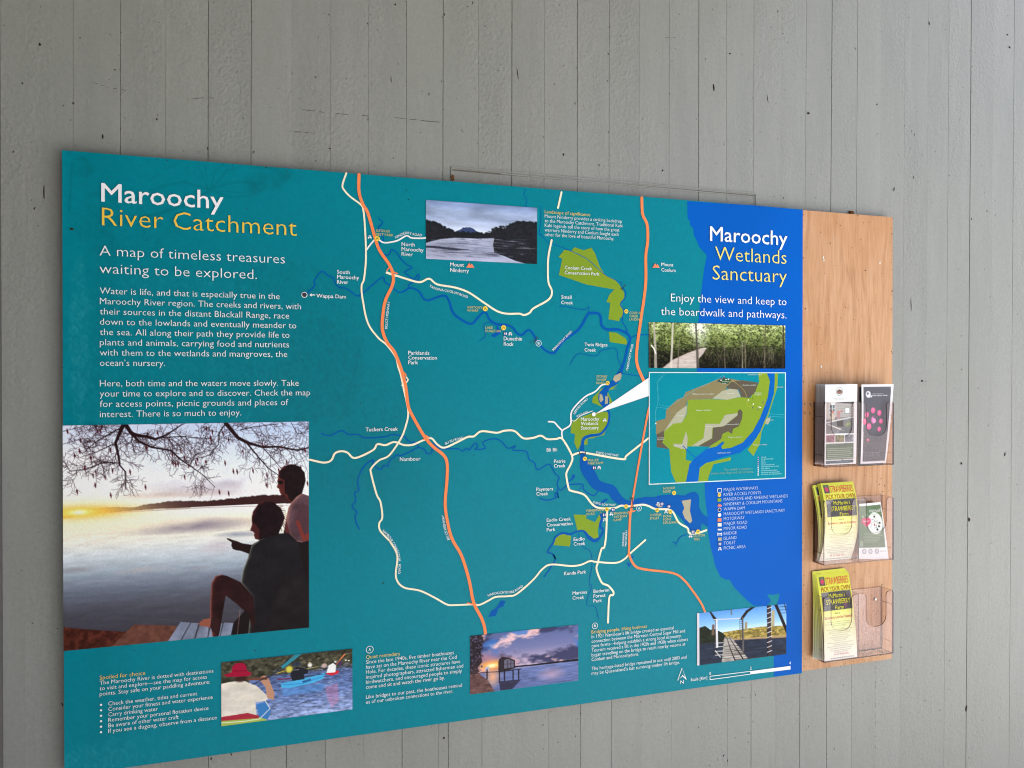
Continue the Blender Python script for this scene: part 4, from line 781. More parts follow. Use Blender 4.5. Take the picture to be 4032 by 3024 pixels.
BR = [[(590, 140, 34), (640, 215, 28), (700, 235, 24), (760, 240, 24), (830, 262, 20), (900, 235, 15), (960, 200, 12), (1040, 145, 9)], [(620, 190, 26), (700, 280, 18), (800, 325, 15), (950, 350, 13), (1040, 430, 10), (1100, 470, 8), (1200, 540, 6), (1300, 640, 4)],
      [(575, 150, 34), (515, 290, 22), (540, 400, 17), (550, 470, 12), (595, 520, 9), (597, 660, 4)], [(540, 450, 9), (420, 445, 9), (280, 500, 9), (150, 515, 4)], [(500, 300, 9), (350, 370, 6), (250, 400, 4)], [(560, 170, 12), (450, 230, 10), (350, 290, 7), (250, 380, 3)],
      [(1385, 135, 34), (1480, 250, 28), (1560, 290, 24), (1680, 325, 18), (1800, 320, 15), (1950, 350, 13), (2055, 325, 11)], [(1550, 290, 14), (1640, 400, 10), (1720, 490, 8), (1800, 545, 5)], [(1385, 135, 12), (1330, 220, 8), (1330, 300, 7), (1250, 390, 5), (1130, 420, 3)],
      [(1500, 190, 9), (1600, 165, 7), (1800, 140, 5)], [(860, 250, 9), (1050, 240, 7), (1300, 262, 3)], [(1100, 470, 6), (1150, 380, 5), (1260, 350, 3)], [(100, 200, 4), (300, 150, 4), (450, 170, 4)], [(100, 300, 4), (250, 260, 3), (400, 250, 3)], [(650, 230, 14), (640, 290, 6), (600, 300, 4)], [(1680, 330, 8), (1760, 420, 6), (1830, 500, 4)], [(1900, 130, 5), (1950, 220, 5), (2040, 200, 4)]]
for b_ in BR:
    c.line(b_, BARK)
    for (xa, ya, wa), (xb, yb, wb) in zip(b_, b_[1:]):
        d = math.hypot(xb-xa, yb-ya); n = max(1, int(d/30))
        for i in range(n):
            f_ = rg.random(); a0_ = math.atan2(yb-ya, xb-xa); twigs(xa + (xb-xa)*f_, ya + (yb-ya)*f_, a0_ + rg.choice((-1, 1))*rg.uniform(.4, 1.3), rg.uniform(50, 120), min(wa, 10)*.42, 3)
for (x_, y_) in ((1030, 350), (965, 385), (990, 460), (1008, 455), (1380, 450), (1445, 515), (1475, 518), (1600, 510), (1710, 545), (1708, 625), (1335, 680), (1408, 690), (752, 640), (478, 705), (355, 625), (135, 200), (320, 410), (232, 355), (1265, 250), (760, 330), (630, 520), (2030, 610), (2010, 350), (272, 490), (1150, 450)):
    c.line([(x_ - 3, y_ - 22, 4), (x_, y_, 15), (x_ + 4, y_ + 22, 4)], (84, 26, 34))
HT = .6 + .8*fbm(c.H, c.W, 60, 3, 1, 91); CT = .72 + .56*fbm(c.H, c.W, 22, 4, .8, 92)
c.poly([(1800, 520), (1840, 475), (1900, 457), (1965, 474), (2008, 525), (2016, 590), (1996, 660), (1985, 700), (1940, 720), (1912, 775), (1870, 730), (1858, 700), (1820, 698), (1808, 672), (1806, 655), (1786, 640), (1797, 612), (1790, 596), (1800, 560)], (36, 20, 25), rim=((140, 64, 54), 9), tex=HT)
c.poly([(1800, 560), (1850, 585), (1850, 680), (1860, 700), (1820, 698), (1808, 672), (1806, 655), (1786, 640), (1797, 612), (1790, 596)], (128, 62, 54), .55); c.poly([(1797, 590), (1835, 590), (1835, 615), (1800, 618)], (26, 16, 20))
c.poly([(1985, 690), (2050, 712), (2050, 1060), (1985, 1075), (1900, 1060), (1848, 960), (1862, 880), (1880, 800), (1908, 755), (1950, 712)], (88, 66, 74), rim=((168, 120, 112), 22), tex=CT); c.poly([(1985, 760), (2050, 800), (2050, 1060), (1960, 1000), (1930, 900)], (84, 58, 64), .8)
c.poly([(1935, 905), (1965, 905), (2005, 1020), (2050, 990), (2050, 1060), (1990, 1065)], (126, 58, 52)); c.poly([(1848, 960), (1900, 1060), (1985, 1075), (2050, 1060), (2050, 1960), (1700, 1760), (1840, 1010)], (34, 25, 28)); c.poly([(1862, 900), (1900, 1040), (1860, 1010), (1848, 960)], (96, 50, 50))
c.poly([(1650, 1058), (1750, 1010), (1880, 1002), (1960, 1080), (2000, 1300), (2050, 1400), (2050, 1790), (1560, 1830), (1590, 1500), (1505, 1392), (1520, 1300), (1558, 1200), (1580, 1100)], (36, 34, 38), rim=((120, 122, 112), 10), tex=CT); c.line([(1650, 1060, 6), (1590, 1110, 7), (1560, 1200, 7), (1518, 1310, 7), (1506, 1390, 6)], (150, 150, 140), al=.6)
c.poly([(1800, 1400), (1960, 1300), (2050, 1500), (2050, 1800), (1700, 1830)], (42, 34, 36), .5, tex=CT)
for q in ([(1660, 1090), (1640, 1200), (1600, 1330)], [(1720, 1080), (1740, 1250), (1700, 1420)], [(1840, 1060), (1880, 1250), (1860, 1450)], [(1600, 1420), (1700, 1480), (1850, 1480)], [(1620, 1250), (1680, 1340), (1660, 1450)]): c.line([(x_, y_, 12) for x_, y_ in q], (48, 45, 48), al=.25); c.line([(x_ + 10, y_, 9) for x_, y_ in q], (30, 27, 30), al=.3)
for q in ([(1960, 740), (1930, 860), (1900, 960)], [(2000, 780), (2010, 900), (1980, 1000)], [(1920, 800), (1890, 900)]): c.line([(x_, y_, 8) for x_, y_ in q], (80, 58, 66), al=.5)
c.poly([(1588, 880), (1600, 830), (1640, 775), (1680, 752), (1760, 758), (1820, 805), (1852, 880), (1828, 950), (1800, 1010), (1740, 1035), (1680, 1045), (1650, 1058), (1618, 1050), (1606, 1020), (1612, 1005), (1598, 990), (1576, 984), (1592, 935)], (34, 19, 25), rim=((110, 50, 54), 10), tex=HT)
c.poly([(1592, 935), (1576, 984), (1598, 990), (1612, 1005), (1606, 1020), (1618, 1050), (1650, 1058), (1650, 980), (1620, 930)], (96, 48, 46), .7)
for i in range(26): a = rg.uniform(-1.9, 1.2); c.line([(1730 + 105*math.cos(a), 880 + 115*math.sin(a), 4), (1730 + 135*math.cos(a + .15), 880 + 150*math.sin(a + .15), 2)], (48, 27, 32), al=.8)
c.poly([(1393, 1044), (1400, 1042), (1445, 1058), (1480, 1068), (1510, 1082), (1590, 1095), (1572, 1168), (1500, 1142), (1470, 1140), (1440, 1128), (1428, 1100), (1432, 1076), (1396, 1052)], (42, 25, 28), tex=CT)
c.poly([(1262, 1700), (1262, 1560), (1272, 1400), (1300, 1345), (1350, 1330), (1395, 1340), (1500, 1388), (1600, 1500), (1620, 1700), (1600, 1770), (1560, 1640), (1470, 1560), (1385, 1495), (1360, 1640), (1340, 1770), (1320, 1850), (1285, 1850)], (52, 28, 31), rim=((140, 80, 72), 14), tex=CT); c.line([(1264, 1690, 8), (1266, 1560, 8), (1275, 1400, 8), (1305, 1345, 7), (1355, 1334, 6)], (150, 92, 84), al=.6)
c.poly([(990, 430), (1020, 405), (1062, 395), (1078, 405), (1080, 460), (1040, 452), (1000, 447)], (150, 92, 76), t='4'); c.poly([(1075, 395), (1125, 400), (1120, 492), (1085, 490), (1068, 455)], (60, 36, 38), t='4')
c.a *= (1 + (fbm(c.H, c.W, 250, 1, 1, 3) - .5)[..., None]*.06)
pl = -8*LS
place_canvas(c, 'photo_print', pl, M_PHOTO, board_t, con=1.13, label='large sunset photo of two people by the river')

# -- mountain and river
c = Canvas('5', [(1158, 297), (2040, 360), (2038, 805), (1163, 762)], 190, 105)
c.grad([(0, (128, 148, 190)), (.15, (160, 176, 208)), (.3, (168, 182, 214)), (.55, (206, 214, 232)), (.6, (170, 176, 200)), (.8, (150, 154, 178)), (1, (176, 180, 205))])
n_ = fbm(c.H, c.W, 9, 4, .5, 12); c.a *= (1 + (n_ - .5)*.45)[..., None]
c.poly([(1370, 556), (1410, 540), (1440, 528), (1452, 515), (1510, 514), (1535, 524), (1560, 545), (1600, 556), (1600, 575), (1370, 575)], (62, 76, 116))
c.poly([(1150, 455), (1200, 468), (1260, 482), (1310, 520), (1390, 550), (1480, 560), (1560, 552), (1640, 568), (1700, 545), (1715, 515), (1780, 525), (1840, 485), (1900, 465), (1950, 480), (2045, 480), (2045, 830), (1950, 800), (1860, 775), (1780, 740), (1700, 715), (1690, 650), (1700, 600), (1560, 604), (1400, 596), (1280, 606), (1200, 625), (1150, 640)], (44, 44, 50), tex=.75 + .5*fbm(c.H, c.W, 40, 3, 1.5, 13))
for i in range(260):
    x_ = rg.uniform(1155, 2040); y_ = np.interp(x_, [1155, 1260, 1330, 1400, 1640, 1710, 1800, 1900, 2040], [458, 484, 525, 552, 565, 520, 505, 468, 485]); c.ell(x_, y_ + rg.uniform(-6, 16), rg.uniform(4, 13), rg.uniform(3, 10), (38, 42, 44), .9)
for i in range(140):
    x_ = rg.uniform(1160, 1900); y_ = rg.uniform(605, 745); l_ = rg.uniform(30, 160); c.line([(x_, y_, 2), (x_ + l_/2, y_ + 3, rg.uniform(2, 5)), (x_ + l_, y_ + 6, 2)], rg.choice(((60, 62, 78), (200, 205, 222), (90, 94, 114), (48, 50, 62))), al=.55)
c.poly([(1150, 655), (1250, 662), (1400, 680), (1520, 690), (1400, 695), (1250, 680), (1150, 672)], (44, 46, 58), .8)
place_canvas(c, 'photo_print', pl, M_PHOTO, board_t, con=1.1, label='photo of a flat topped mountain over a dark river')

# -- kayakers
c = Canvas('4', [(1143, 692), (2020, 603), (2020, 1010), (1143, 1118)], 230, 130)
c.grad([(0, (90, 86, 74)), (.28, (74, 72, 66)), (.32, (92, 108, 150)), (.6, (104, 124, 170)), (1, (150, 166, 206))])
n_ = fbm(c.H, c.W, 46, 3, .5, 14); c.a *= (1 + (n_ - .5)*.9)[..., None]
c.poly([(1130, 680), (2030, 590), (2030, 690), (1700, 735), (1500, 775), (1330, 800), (1330, 1000), (1130, 1000)], (74, 72, 60), tex=.4 + 1.2*fbm(c.H, c.W, 26, 4, 1.5, 15))
for i in range(60): x_ = rg.uniform(1150, 2010); y_ = np.interp(x_, [1150, 2010], [720, 640]) + rg.uniform(-10, 60); c.ell(x_, y_, rg.uniform(6, 18), rg.uniform(4, 12), rg.choice(((110, 108, 84), (50, 50, 44), (140, 134, 112))), .5)
for i in range(420):
    x_ = rg.uniform(1480, 2015); y_ = rg.uniform(0, 1); y_ = 740 - (x_ - 1480)*.08 + y_*(340 - (x_-1480)*.06); l_ = rg.uniform(10, 40); c.line([(x_, y_, 2), (x_ + l_/2, y_ + 2, rg.uniform(3, 6)), (x_ + l_, y_, 2)], rg.choice(((62, 76, 120), (190, 200, 228), (80, 98, 150), (130, 150, 200))), al=.6)
c.poly([(1838, 860), (1920, 830), (1930, 950), (1880, 1000), (1850, 930)], (200, 130, 170), .45); c.poly([(1540, 870), (1840, 830), (1820, 880), (1560, 920)], (90, 150, 215), .5)
c.poly([(1130, 840), (1200, 825), (1290, 815), (1380, 850), (1440, 905), (1462, 930), (1440, 950), (1372, 960), (1380, 1050), (1300, 1065), (1130, 1075)], (226, 218, 206), tex=.88 + .2*fbm(c.H, c.W, 12, 3, 1, 16))
c.poly([(1130, 1060), (1320, 1030), (1400, 1050), (1390, 1075), (1130, 1100)], (172, 56, 72)); c.poly([(1130, 1085), (1390, 1065), (1470, 1020), (1445, 1085), (1130, 1125)], (168, 186, 92)); c.poly([(1375, 975), (1440, 955), (1478, 1010), (1455, 1075), (1400, 1060)], (70, 130, 190)); c.line([(1130, 1098, 6), (1300, 1085, 6), (1400, 1070, 5), (1470, 1000, 5), (1440, 955, 5)], (236, 240, 232))
c.poly([(1390, 800), (1430, 780), (1460, 800), (1500, 900), (1495, 945), (1450, 930), (1440, 860)], (190, 146, 122)); c.poly([(1290, 800), (1390, 795), (1460, 790), (1450, 810), (1330, 815)], (120, 80, 66)); c.ell(1275, 800, 42, 30, (70, 48, 44))
c.poly([(1160, 778), (1212, 762), (1220, 720), (1245, 700), (1290, 698), (1308, 712), (1318, 752), (1350, 765), (1330, 785), (1250, 790), (1180, 790)], (164, 30, 66)); c.line([(1225, 752, 5), (1312, 750, 5)], (110, 16, 46))
c.line([(1350, 840, 6), (1480, 780, 8), (1560, 710, 9), (1600, 660, 12)], (52, 60, 72)); c.poly([(1540, 722), (1570, 700), (1640, 640), (1680, 638), (1640, 672), (1555, 735)], (60, 140, 158))
c.poly([(1540, 835), (1600, 822), (1760, 785), (1840, 760), (1825, 800), (1760, 830), (1600, 865), (1545, 862)], (86, 178, 226)); c.line([(1545, 845, 4), (1680, 835, 4), (1830, 785, 4)], (40, 120, 190)); c.poly([(1680, 820), (1740, 800), (1745, 815), (1690, 832)], (40, 60, 110), .6)
c.poly([(1610, 745), (1650, 725), (1690, 730), (1725, 745), (1722, 765), (1695, 775), (1700, 805), (1620, 818), (1605, 780)], (44, 46, 56)); c.ell(1648, 708, 30, 16, (64, 76, 92)); c.ell(1650, 700, 18, 16, (56, 66, 82)); c.line([(1625, 745, 3), (1662, 742, 3)], (220, 220, 220))
c.line([(1520, 808, 8), (1610, 800, 7)], (130, 30, 50)); c.line([(1610, 800, 4), (1840, 770, 4)], (50, 50, 60)); c.poly([(1838, 770), (1880, 752), (1930, 748), (1925, 768), (1880, 782)], (206, 48, 64))
c.poly([(1860, 715), (1890, 698), (1910, 715), (1905, 760), (1845, 765)], (240, 238, 236)); c.ell(1830, 715, 20, 18, (196, 170, 160)); c.ell(1597, 740, 24, 28, (214, 206, 90)); c.line([(1520, 765, 6), (1570, 750, 4)], (214, 190, 70)); c.ell(1735, 712, 16, 18, (230, 226, 218)); c.ell(1733, 698, 10, 7, (200, 190, 150)); c.line([(1715, 738, 4), (1790, 722, 3)], (200, 190, 90))
c.line([(1912, 708, 4), (1945, 665, 8), (1966, 642, 12)], (226, 140, 90)); c.ell(1935, 700, 14, 20, (90, 60, 100)); c.ell(1975, 680, 8, 6, (236, 236, 236)); c.ell(1995, 682, 8, 6, (236, 230, 190)); c.ell(1905, 690, 8, 8, (230, 230, 230))
place_canvas(c, 'photo_print', pl, M_PHOTO, board_t, con=1.15, label='photo of kayakers with a person in a crimson hat')

# -- boathouse at sunset
c = Canvas('7', [(1278, 687), (2000, 610), (2002, 985), (1278, 1078)], 200, 128)
c.grad([(0, (96, 108, 150)), (.3, (120, 124, 164)), (.5, (176, 160, 184)), (.62, (190, 170, 190)), (.66, (110, 122, 168)), (.8, (96, 108, 152)), (1, (74, 82, 122))])
n1 = fbm(c.H, c.W, 4, 5, .9, 31); n2 = fbm(c.H, c.W, 5, 5, .9, 33); sky_ = (np.linspace(0, 1, c.H) < .64)[:, None]
mm = (np.clip((n1 - .45)*8, 0, .95)*sky_)[..., None]; c.a = c.a*(1-mm) + np.array((66, 68, 100))*mm
mm = (np.clip((n2 - .55)*8, 0, .85)*sky_)[..., None]; c.a = c.a*(1-mm) + np.array((244, 200, 196))*mm
mm = (np.clip((fbm(c.H, c.W, 4, 3, 1.4, 36) - .56)*8, 0, .8)*sky_*(np.linspace(1.4, 0, c.H)[:, None] > .6))[..., None]; c.a = c.a*(1-mm) + np.array((70, 120, 190))*mm
c.poly([(1278, 960), (1500, 915), (2005, 850), (2005, 1000), (1278, 1090)], (110, 122, 166), .75, tex=.7 + .6*fbm(c.H, c.W, 40, 3, .3, 32))
c.ell(1820, 940, 70, 40, (206, 170, 186), .6, soft=.8); c.ell(1425, 880, 110, 44, (255, 150, 100), .8, soft=.9); c.ell(1425, 880, 66, 30, (255, 190, 90), .95, soft=.8); c.ell(1425, 885, 30, 16, (255, 240, 190), 1, soft=.6); c.ell(1430, 960, 36, 60, (246, 180, 130), .8, soft=.8); c.ell(1400, 830, 60, 40, (220, 130, 120), .5, soft=.9)
c.poly([(1560, 888), (1650, 880), (1800, 862), (1900, 852), (2005, 836), (2005, 852), (1800, 874), (1650, 890), (1560, 898)], (38, 36, 44))
c.poly([(1270, 680), (1360, 676), (1366, 720), (1350, 800), (1360, 860), (1330, 900), (1345, 925), (1270, 950)], (54, 44, 50), .85, tex=.5 + .9*fbm(c.H, c.W, 30, 3, 1, 34))
for i in range(130): c.ell(rg.uniform(1280, 1368), rg.uniform(680, 920), rg.uniform(3, 9), rg.uniform(3, 8), rg.choice(((44, 36, 42), (58, 48, 54), (120, 110, 140))), .7)
c.poly([(1270, 940), (1330, 930), (1400, 985), (1440, 1050), (1450, 1075), (1270, 1090)], (110, 84, 82), tex=.7 + .6*fbm(c.H, c.W, 30, 3, 1, 35))
c.poly([(1466, 865), (1470, 845), (1490, 826), (1535, 830), (1578, 850), (1580, 900), (1540, 915), (1468, 925)], (58, 50, 58)); c.poly([(1504, 850), (1528, 838), (1572, 856), (1572, 895), (1506, 905)], (150, 150, 176), .55)
for x_ in (1504, 1528, 1550, 1572): c.line([(x_, 845, 3), (x_, 905, 3)], (40, 34, 42))
c.line([(1504, 875, 3), (1575, 872, 3)], (40, 34, 42)); c.line([(1270, 940, 5), (1400, 928, 6), (1480, 925, 7), (1618, 907, 7)], (44, 36, 42)); c.poly([(1380, 895), (1405, 890), (1408, 920), (1380, 922)], (176, 176, 196))
for x_, y1 in ((1475, 990), (1508, 985), (1565, 978), (1602, 972), (1392, 975)): c.line([(x_, 912, 9), (x_, y1, 8)], (36, 28, 34))
c.poly([(1470, 990), (1620, 975), (1560, 1040), (1480, 1050)], (44, 38, 52), .7)
place_canvas(c, 'photo_print', pl, M_PHOTO, board_t, con=1.2, label='photo of a timber boathouse under sunset clouds')

# -- lift bridge
c = Canvas('A', [(1292, 1030), (2003, 962), (1998, 1360), (1295, 1445)], 180, 125)
c.grad([(0, (96, 148, 206)), (.3, (150, 190, 226)), (.44, (206, 222, 234)), (.46, (120, 116, 70)), (.56, (130, 112, 74)), (.6, (60, 66, 76)), (1, (44, 50, 62))])
c.poly([(1500, 1185), (1620, 1165), (1800, 1140), (2005, 1130), (2005, 1215), (1700, 1235), (1500, 1240)], (150, 134, 78), tex=.5 + 1.*fbm(c.H, c.W, 40, 3, 1, 41)); c.poly([(1500, 1240), (2005, 1205), (2005, 1250), (1500, 1262)], (176, 150, 116), .8)
c.poly([(1285, 1262), (2005, 1225), (2005, 1370), (1285, 1450)], (52, 60, 76), tex=.7 + .6*fbm(c.H, c.W, 50, 3, .3, 42))
c.poly([(1312, 1150), (1360, 1135), (1400, 1165), (1440, 1160), (1500, 1190), (1530, 1230), (1480, 1262), (1312, 1275)], (44, 52, 38), tex=.6 + .8*fbm(c.H, c.W, 30, 3, 1, 43))
c.poly([(1510, 1225), (1568, 1225), (1700, 1395), (1490, 1420), (1500, 1320)], (196, 190, 184), tex=.6 + .5*fbm(c.H, c.W, 30, 3, .3, 44))
for i in range(14):
    f_ = (i/14)**1.5; y_ = 1235 + f_*175; c.line([(1508 - f_*20, y_, 2 + f_*3), (1572 + f_*120, y_ - 4 - f_*14, 2 + f_*3)], (74, 66, 62), al=.8)
c.line([(1530, 1225, 4), (1560, 1320, 7), (1595, 1405, 10)], (52, 44, 46)); c.line([(1550, 1225, 4), (1610, 1320, 8), (1660, 1395, 11)], (48, 42, 44)); c.line([(1440, 1330, 8), (1480, 1380, 8)], (190, 190, 186))
for y_ in (1270, 1300, 1335, 1365): c.line([(1440, y_, 7), (1500, y_ - 4, 7)], (198, 194, 188)); c.line([(1590, y_ - 8, 6), (1690, y_ - 14, 7)], (58, 52, 54))
c.line([(1302, 1030, 24), (1304, 1445, 24)], (196, 196, 200)); c.line([(1292, 1030, 5), (1294, 1445, 5)], (70, 66, 70)); c.line([(1395, 1018, 10), (1440, 1085, 26)], (46, 40, 44)); c.line([(1450, 1085, 16), (1454, 1300, 18)], (206, 206, 210)); c.line([(1440, 1085, 4), (1444, 1300, 5)], (80, 76, 80))
c.line([(1430, 1085, 10), (1640, 1075, 10)], (196, 196, 202)); c.line([(1650, 1075, 26), (1690, 1020, 26), (1750, 980, 20)], (50, 40, 42)); c.line([(1655, 1070, 12), (1660, 1330, 14)], (104, 98, 98)); c.line([(1632, 1080, 3), (1636, 1260, 3)], (40, 36, 40)); c.line([(1650, 1080, 3), (1652, 1260, 3)], (40, 36, 40))
for y_ in range(1085, 1260, 16): c.line([(1632, y_, 3), (1652, y_, 3)], (48, 44, 48))
c.line([(1424, 1130, 20), (1422, 1200, 24)], (112, 94, 82)); c.line([(1682, 1110, 20), (1680, 1165, 22)], (150, 140, 110)); c.line([(1565, 1008, 14), (1567, 1045, 12)], (110, 120, 130))
c.line([(1862, 970, 34), (1866, 1370, 30)], (70, 62, 66)); c.line([(1850, 970, 8), (1854, 1370, 8)], (30, 26, 30))
for y_ in range(985, 1360, 38): c.line([(1850, y_ + 14, 7), (1884, y_, 7)], (206, 206, 212))
c.line([(1896, 1020, 26), (1892, 1130, 28)], (170, 160, 130)); c.line([(1915, 965, 26), (2005, 1180, 26)], (42, 34, 38)); c.line([(1985, 965, 8), (2003, 1030, 8)], (50, 42, 44))
for y_ in (985, 1010, 1035): c.line([(1945, y_, 5), (2000, y_ - 4, 5)], (54, 46, 48))
c.line([(1600, 1400, 8), (1850, 1372, 8)], (70, 64, 64))
place_canvas(c, 'photo_print', pl, M_PHOTO, board_t, con=1.25, label='photo of the old timber lift bridge deck')

# -- boardwalk through mangroves
c = Canvas('B', [(108, 1045), (1190, 1067), (1186, 1410), (108, 1405)], 230, 82)
c.grad([(0, (176, 188, 140)), (.3, (130, 142, 92)), (.55, (86, 92, 62)), (.75, (54, 52, 42)), (1, (40, 36, 36))])
c.a *= (.45 + 1.15*fbm(c.H, c.W, 14, 5, 3, 51))[..., None]
for i in range(2600):
    x_ = rg.uniform(108, 1190); y_ = 1045 + 350*rg.random()**1.25; g = (y_ - 1045)/360
    br_ = 1 - .75*g
    col = rg.choice(((206, 214, 160), (150, 166, 96), (108, 124, 72), (62, 72, 48), (40, 46, 36), (178, 190, 130), (90, 106, 62))); c.ell(x_, y_, rg.uniform(3, 9), rg.uniform(2, 6), tuple(a*br_ for a in col), .7, soft=.4, ang=rg.uniform(-1, 1))
c.ell(500, 1090, 60, 60, (244, 246, 240), .9, soft=.8); c.ell(520, 1190, 40, 60, (226, 232, 214), .5, soft=.8); c.ell(700, 1100, 60, 30, (210, 220, 170), .5, soft=.8)
c.poly([(100, 1240), (300, 1290), (420, 1240), (580, 1240), (1195, 1230), (1195, 1420), (100, 1420)], (44, 40, 38), .35, tex=.3 + 1.4*fbm(c.H, c.W, 12, 4, 4, 52))
for i in range(3200):
    x_ = rg.uniform(104, 1192); y_ = rg.uniform(1050, 1405); g = (y_ - 1045)/360; a = rg.uniform(-1.2, 1.2); l_ = rg.uniform(5, 13)
    br_ = rg.choice((.35, .6, 1., 1.25))*(1 - .62*g); col = rg.choice(((196, 206, 140), (150, 168, 92), (110, 128, 66), (176, 176, 150), (84, 100, 52)))
    c.line([(x_, y_, 5), (x_ + l_*math.cos(a), y_ + l_*math.sin(a), 2)], tuple(min(255, v_*br_) for v_ in col), al=.7)
c.poly([(215, 1408), (300, 1340), (420, 1285), (520, 1250), (565, 1245), (540, 1290), (505, 1330), (490, 1410)], (196, 186, 180), tex=.84 + .25*fbm(c.H, c.W, 40, 3, 1, 53)); c.line([(210, 1405, 6), (300, 1338, 5), (420, 1280, 4), (520, 1248, 3)], (90, 74, 66))
for i in range(30): f_ = i/30; y_ = 1260 + 148*f_**1.3; c.line([(np.interp(y_, [1250, 1285, 1340, 1408], [520, 420, 300, 215]), y_, 2), (np.interp(y_, [1250, 1290, 1330, 1410], [560, 540, 505, 490]), y_ - 2, 2)], (140, 128, 122), al=.5)
for x0_, x1_, w_, col in ((480, 495, 16, (84, 80, 76)), (500, 505, 5, (120, 112, 104)), (300, 285, 15, (196, 190, 180)), (150, 165, 18, (170, 164, 156)), (120, 118, 10, (88, 82, 76)), (355, 340, 7, (120, 112, 100)), (1030, 1020, 10, (96, 90, 76)), (845, 848, 9, (150, 142, 128)), (870, 872, 9, (120, 112, 98)), (700, 712, 6, (130, 120, 108)), (1170, 1165, 14, (70, 64, 58)), (640, 660, 5, (96, 88, 78))):
    ytop = 1050 if w_ > 9 else 1200; c.line([(x0_, ytop, w_*.7), ((x0_ + x1_)/2 + rg.uniform(-4, 4), 1230, w_*.9), (x1_, 1405, w_*1.1)], col, al=.85)
for i in range(60): x_ = rg.uniform(560, 1180); c.line([(x_, rg.uniform(1230, 1300), 3), (x_ + rg.uniform(-40, 40), rg.uniform(1320, 1400), 3)], rg.choice(((120, 110, 100), (60, 54, 50), (160, 152, 140))), al=.5)
c.line([(130, 1225, 8), (150, 1250, 8), (165, 1290, 8)], (226, 222, 214))
place_canvas(c, 'photo_print', pl, M_PHOTO, board_t, con=1.35, label='wide photo of a boardwalk through mangrove trees')
flush_text()

# ------------------------------------------------------------------ plywood sheet
PF = .003
ply = empty('plywood_sheet', (1.82, WY, .765), label='bare tan plywood sheet fixed right of the blue board behind the leaflet holders', category='board')
px0, px1, pz0, pz1 = BX1 + .0008, 1.9655, .7655, 1.9495
v, f = box(px0, px1, PF, WY + .0005, pz0, pz1)
V = list(v); mesh('sheet', V, f, M_PLY, ply)
parts = []
for i in range(330):
    e = rg.random()
    if e < .30: x_, z_ = px0 + abs(rg.gauss(0, .006)), rg.uniform(pz0, pz1)
    elif e < .45: x_, z_ = px1 - abs(rg.gauss(0, .004)), rg.uniform(pz0, pz1)
    elif e < .60: x_, z_ = rg.uniform(px0, px1), pz0 + abs(rg.gauss(0, .012))
    else: x_, z_ = rg.uniform(px0, px1), rg.choice((rg.uniform(pz0, pz1), rg.uniform(1.21, 1.30), rg.uniform(.96, 1.05)))
    parts.append(blob(min(x_, px1 - .001), max(z_, pz0 + .001), PF - .0002, rg.choice((.0005, .0008, .0011, .0018)), rg.choice((1, 1.6, .5)), rg.uniform(-1, 1), rg=rg))
V, Fc = join(parts); mesh('dirt_specks', V, Fc, M_DIRT, ply, kind='stuff')
for t, x_, y_, r_, asp in (('D', 255, 515, .0042, 1.7), ('D', 335, 520, .0048, 1.4), ('D', 350, 545, .003, 1.6), ('D', 257, 655, .0032, 2.6), ('D', 325, 655, .0038, 2.3)):
    a, b_ = P(t, x_, y_, PF); V, Fc = blob(a, b_, PF - .0001, r_, asp, .1, 12, .0003, rg); mesh('dark_smudge', V, Fc, M_GAP, ply)
for t, x_, y_ in (('B', 1490, 530), ('B', 1494, 552), ('B', 1938, 572), ('B', 1473, 1395)):
    a, b_ = P(t, x_, y_, PF); v, f = box(a - .0018, a + .0014, PF - .0012, PF, b_ - .0032, b_ + .0026); v = [(p[0] + rg.uniform(-.0007, .0007), p[1], p[2] + rg.uniform(-.0008, .0008)) for p in v]; mesh('torn_paper', v, f, M_WHITE, ply)

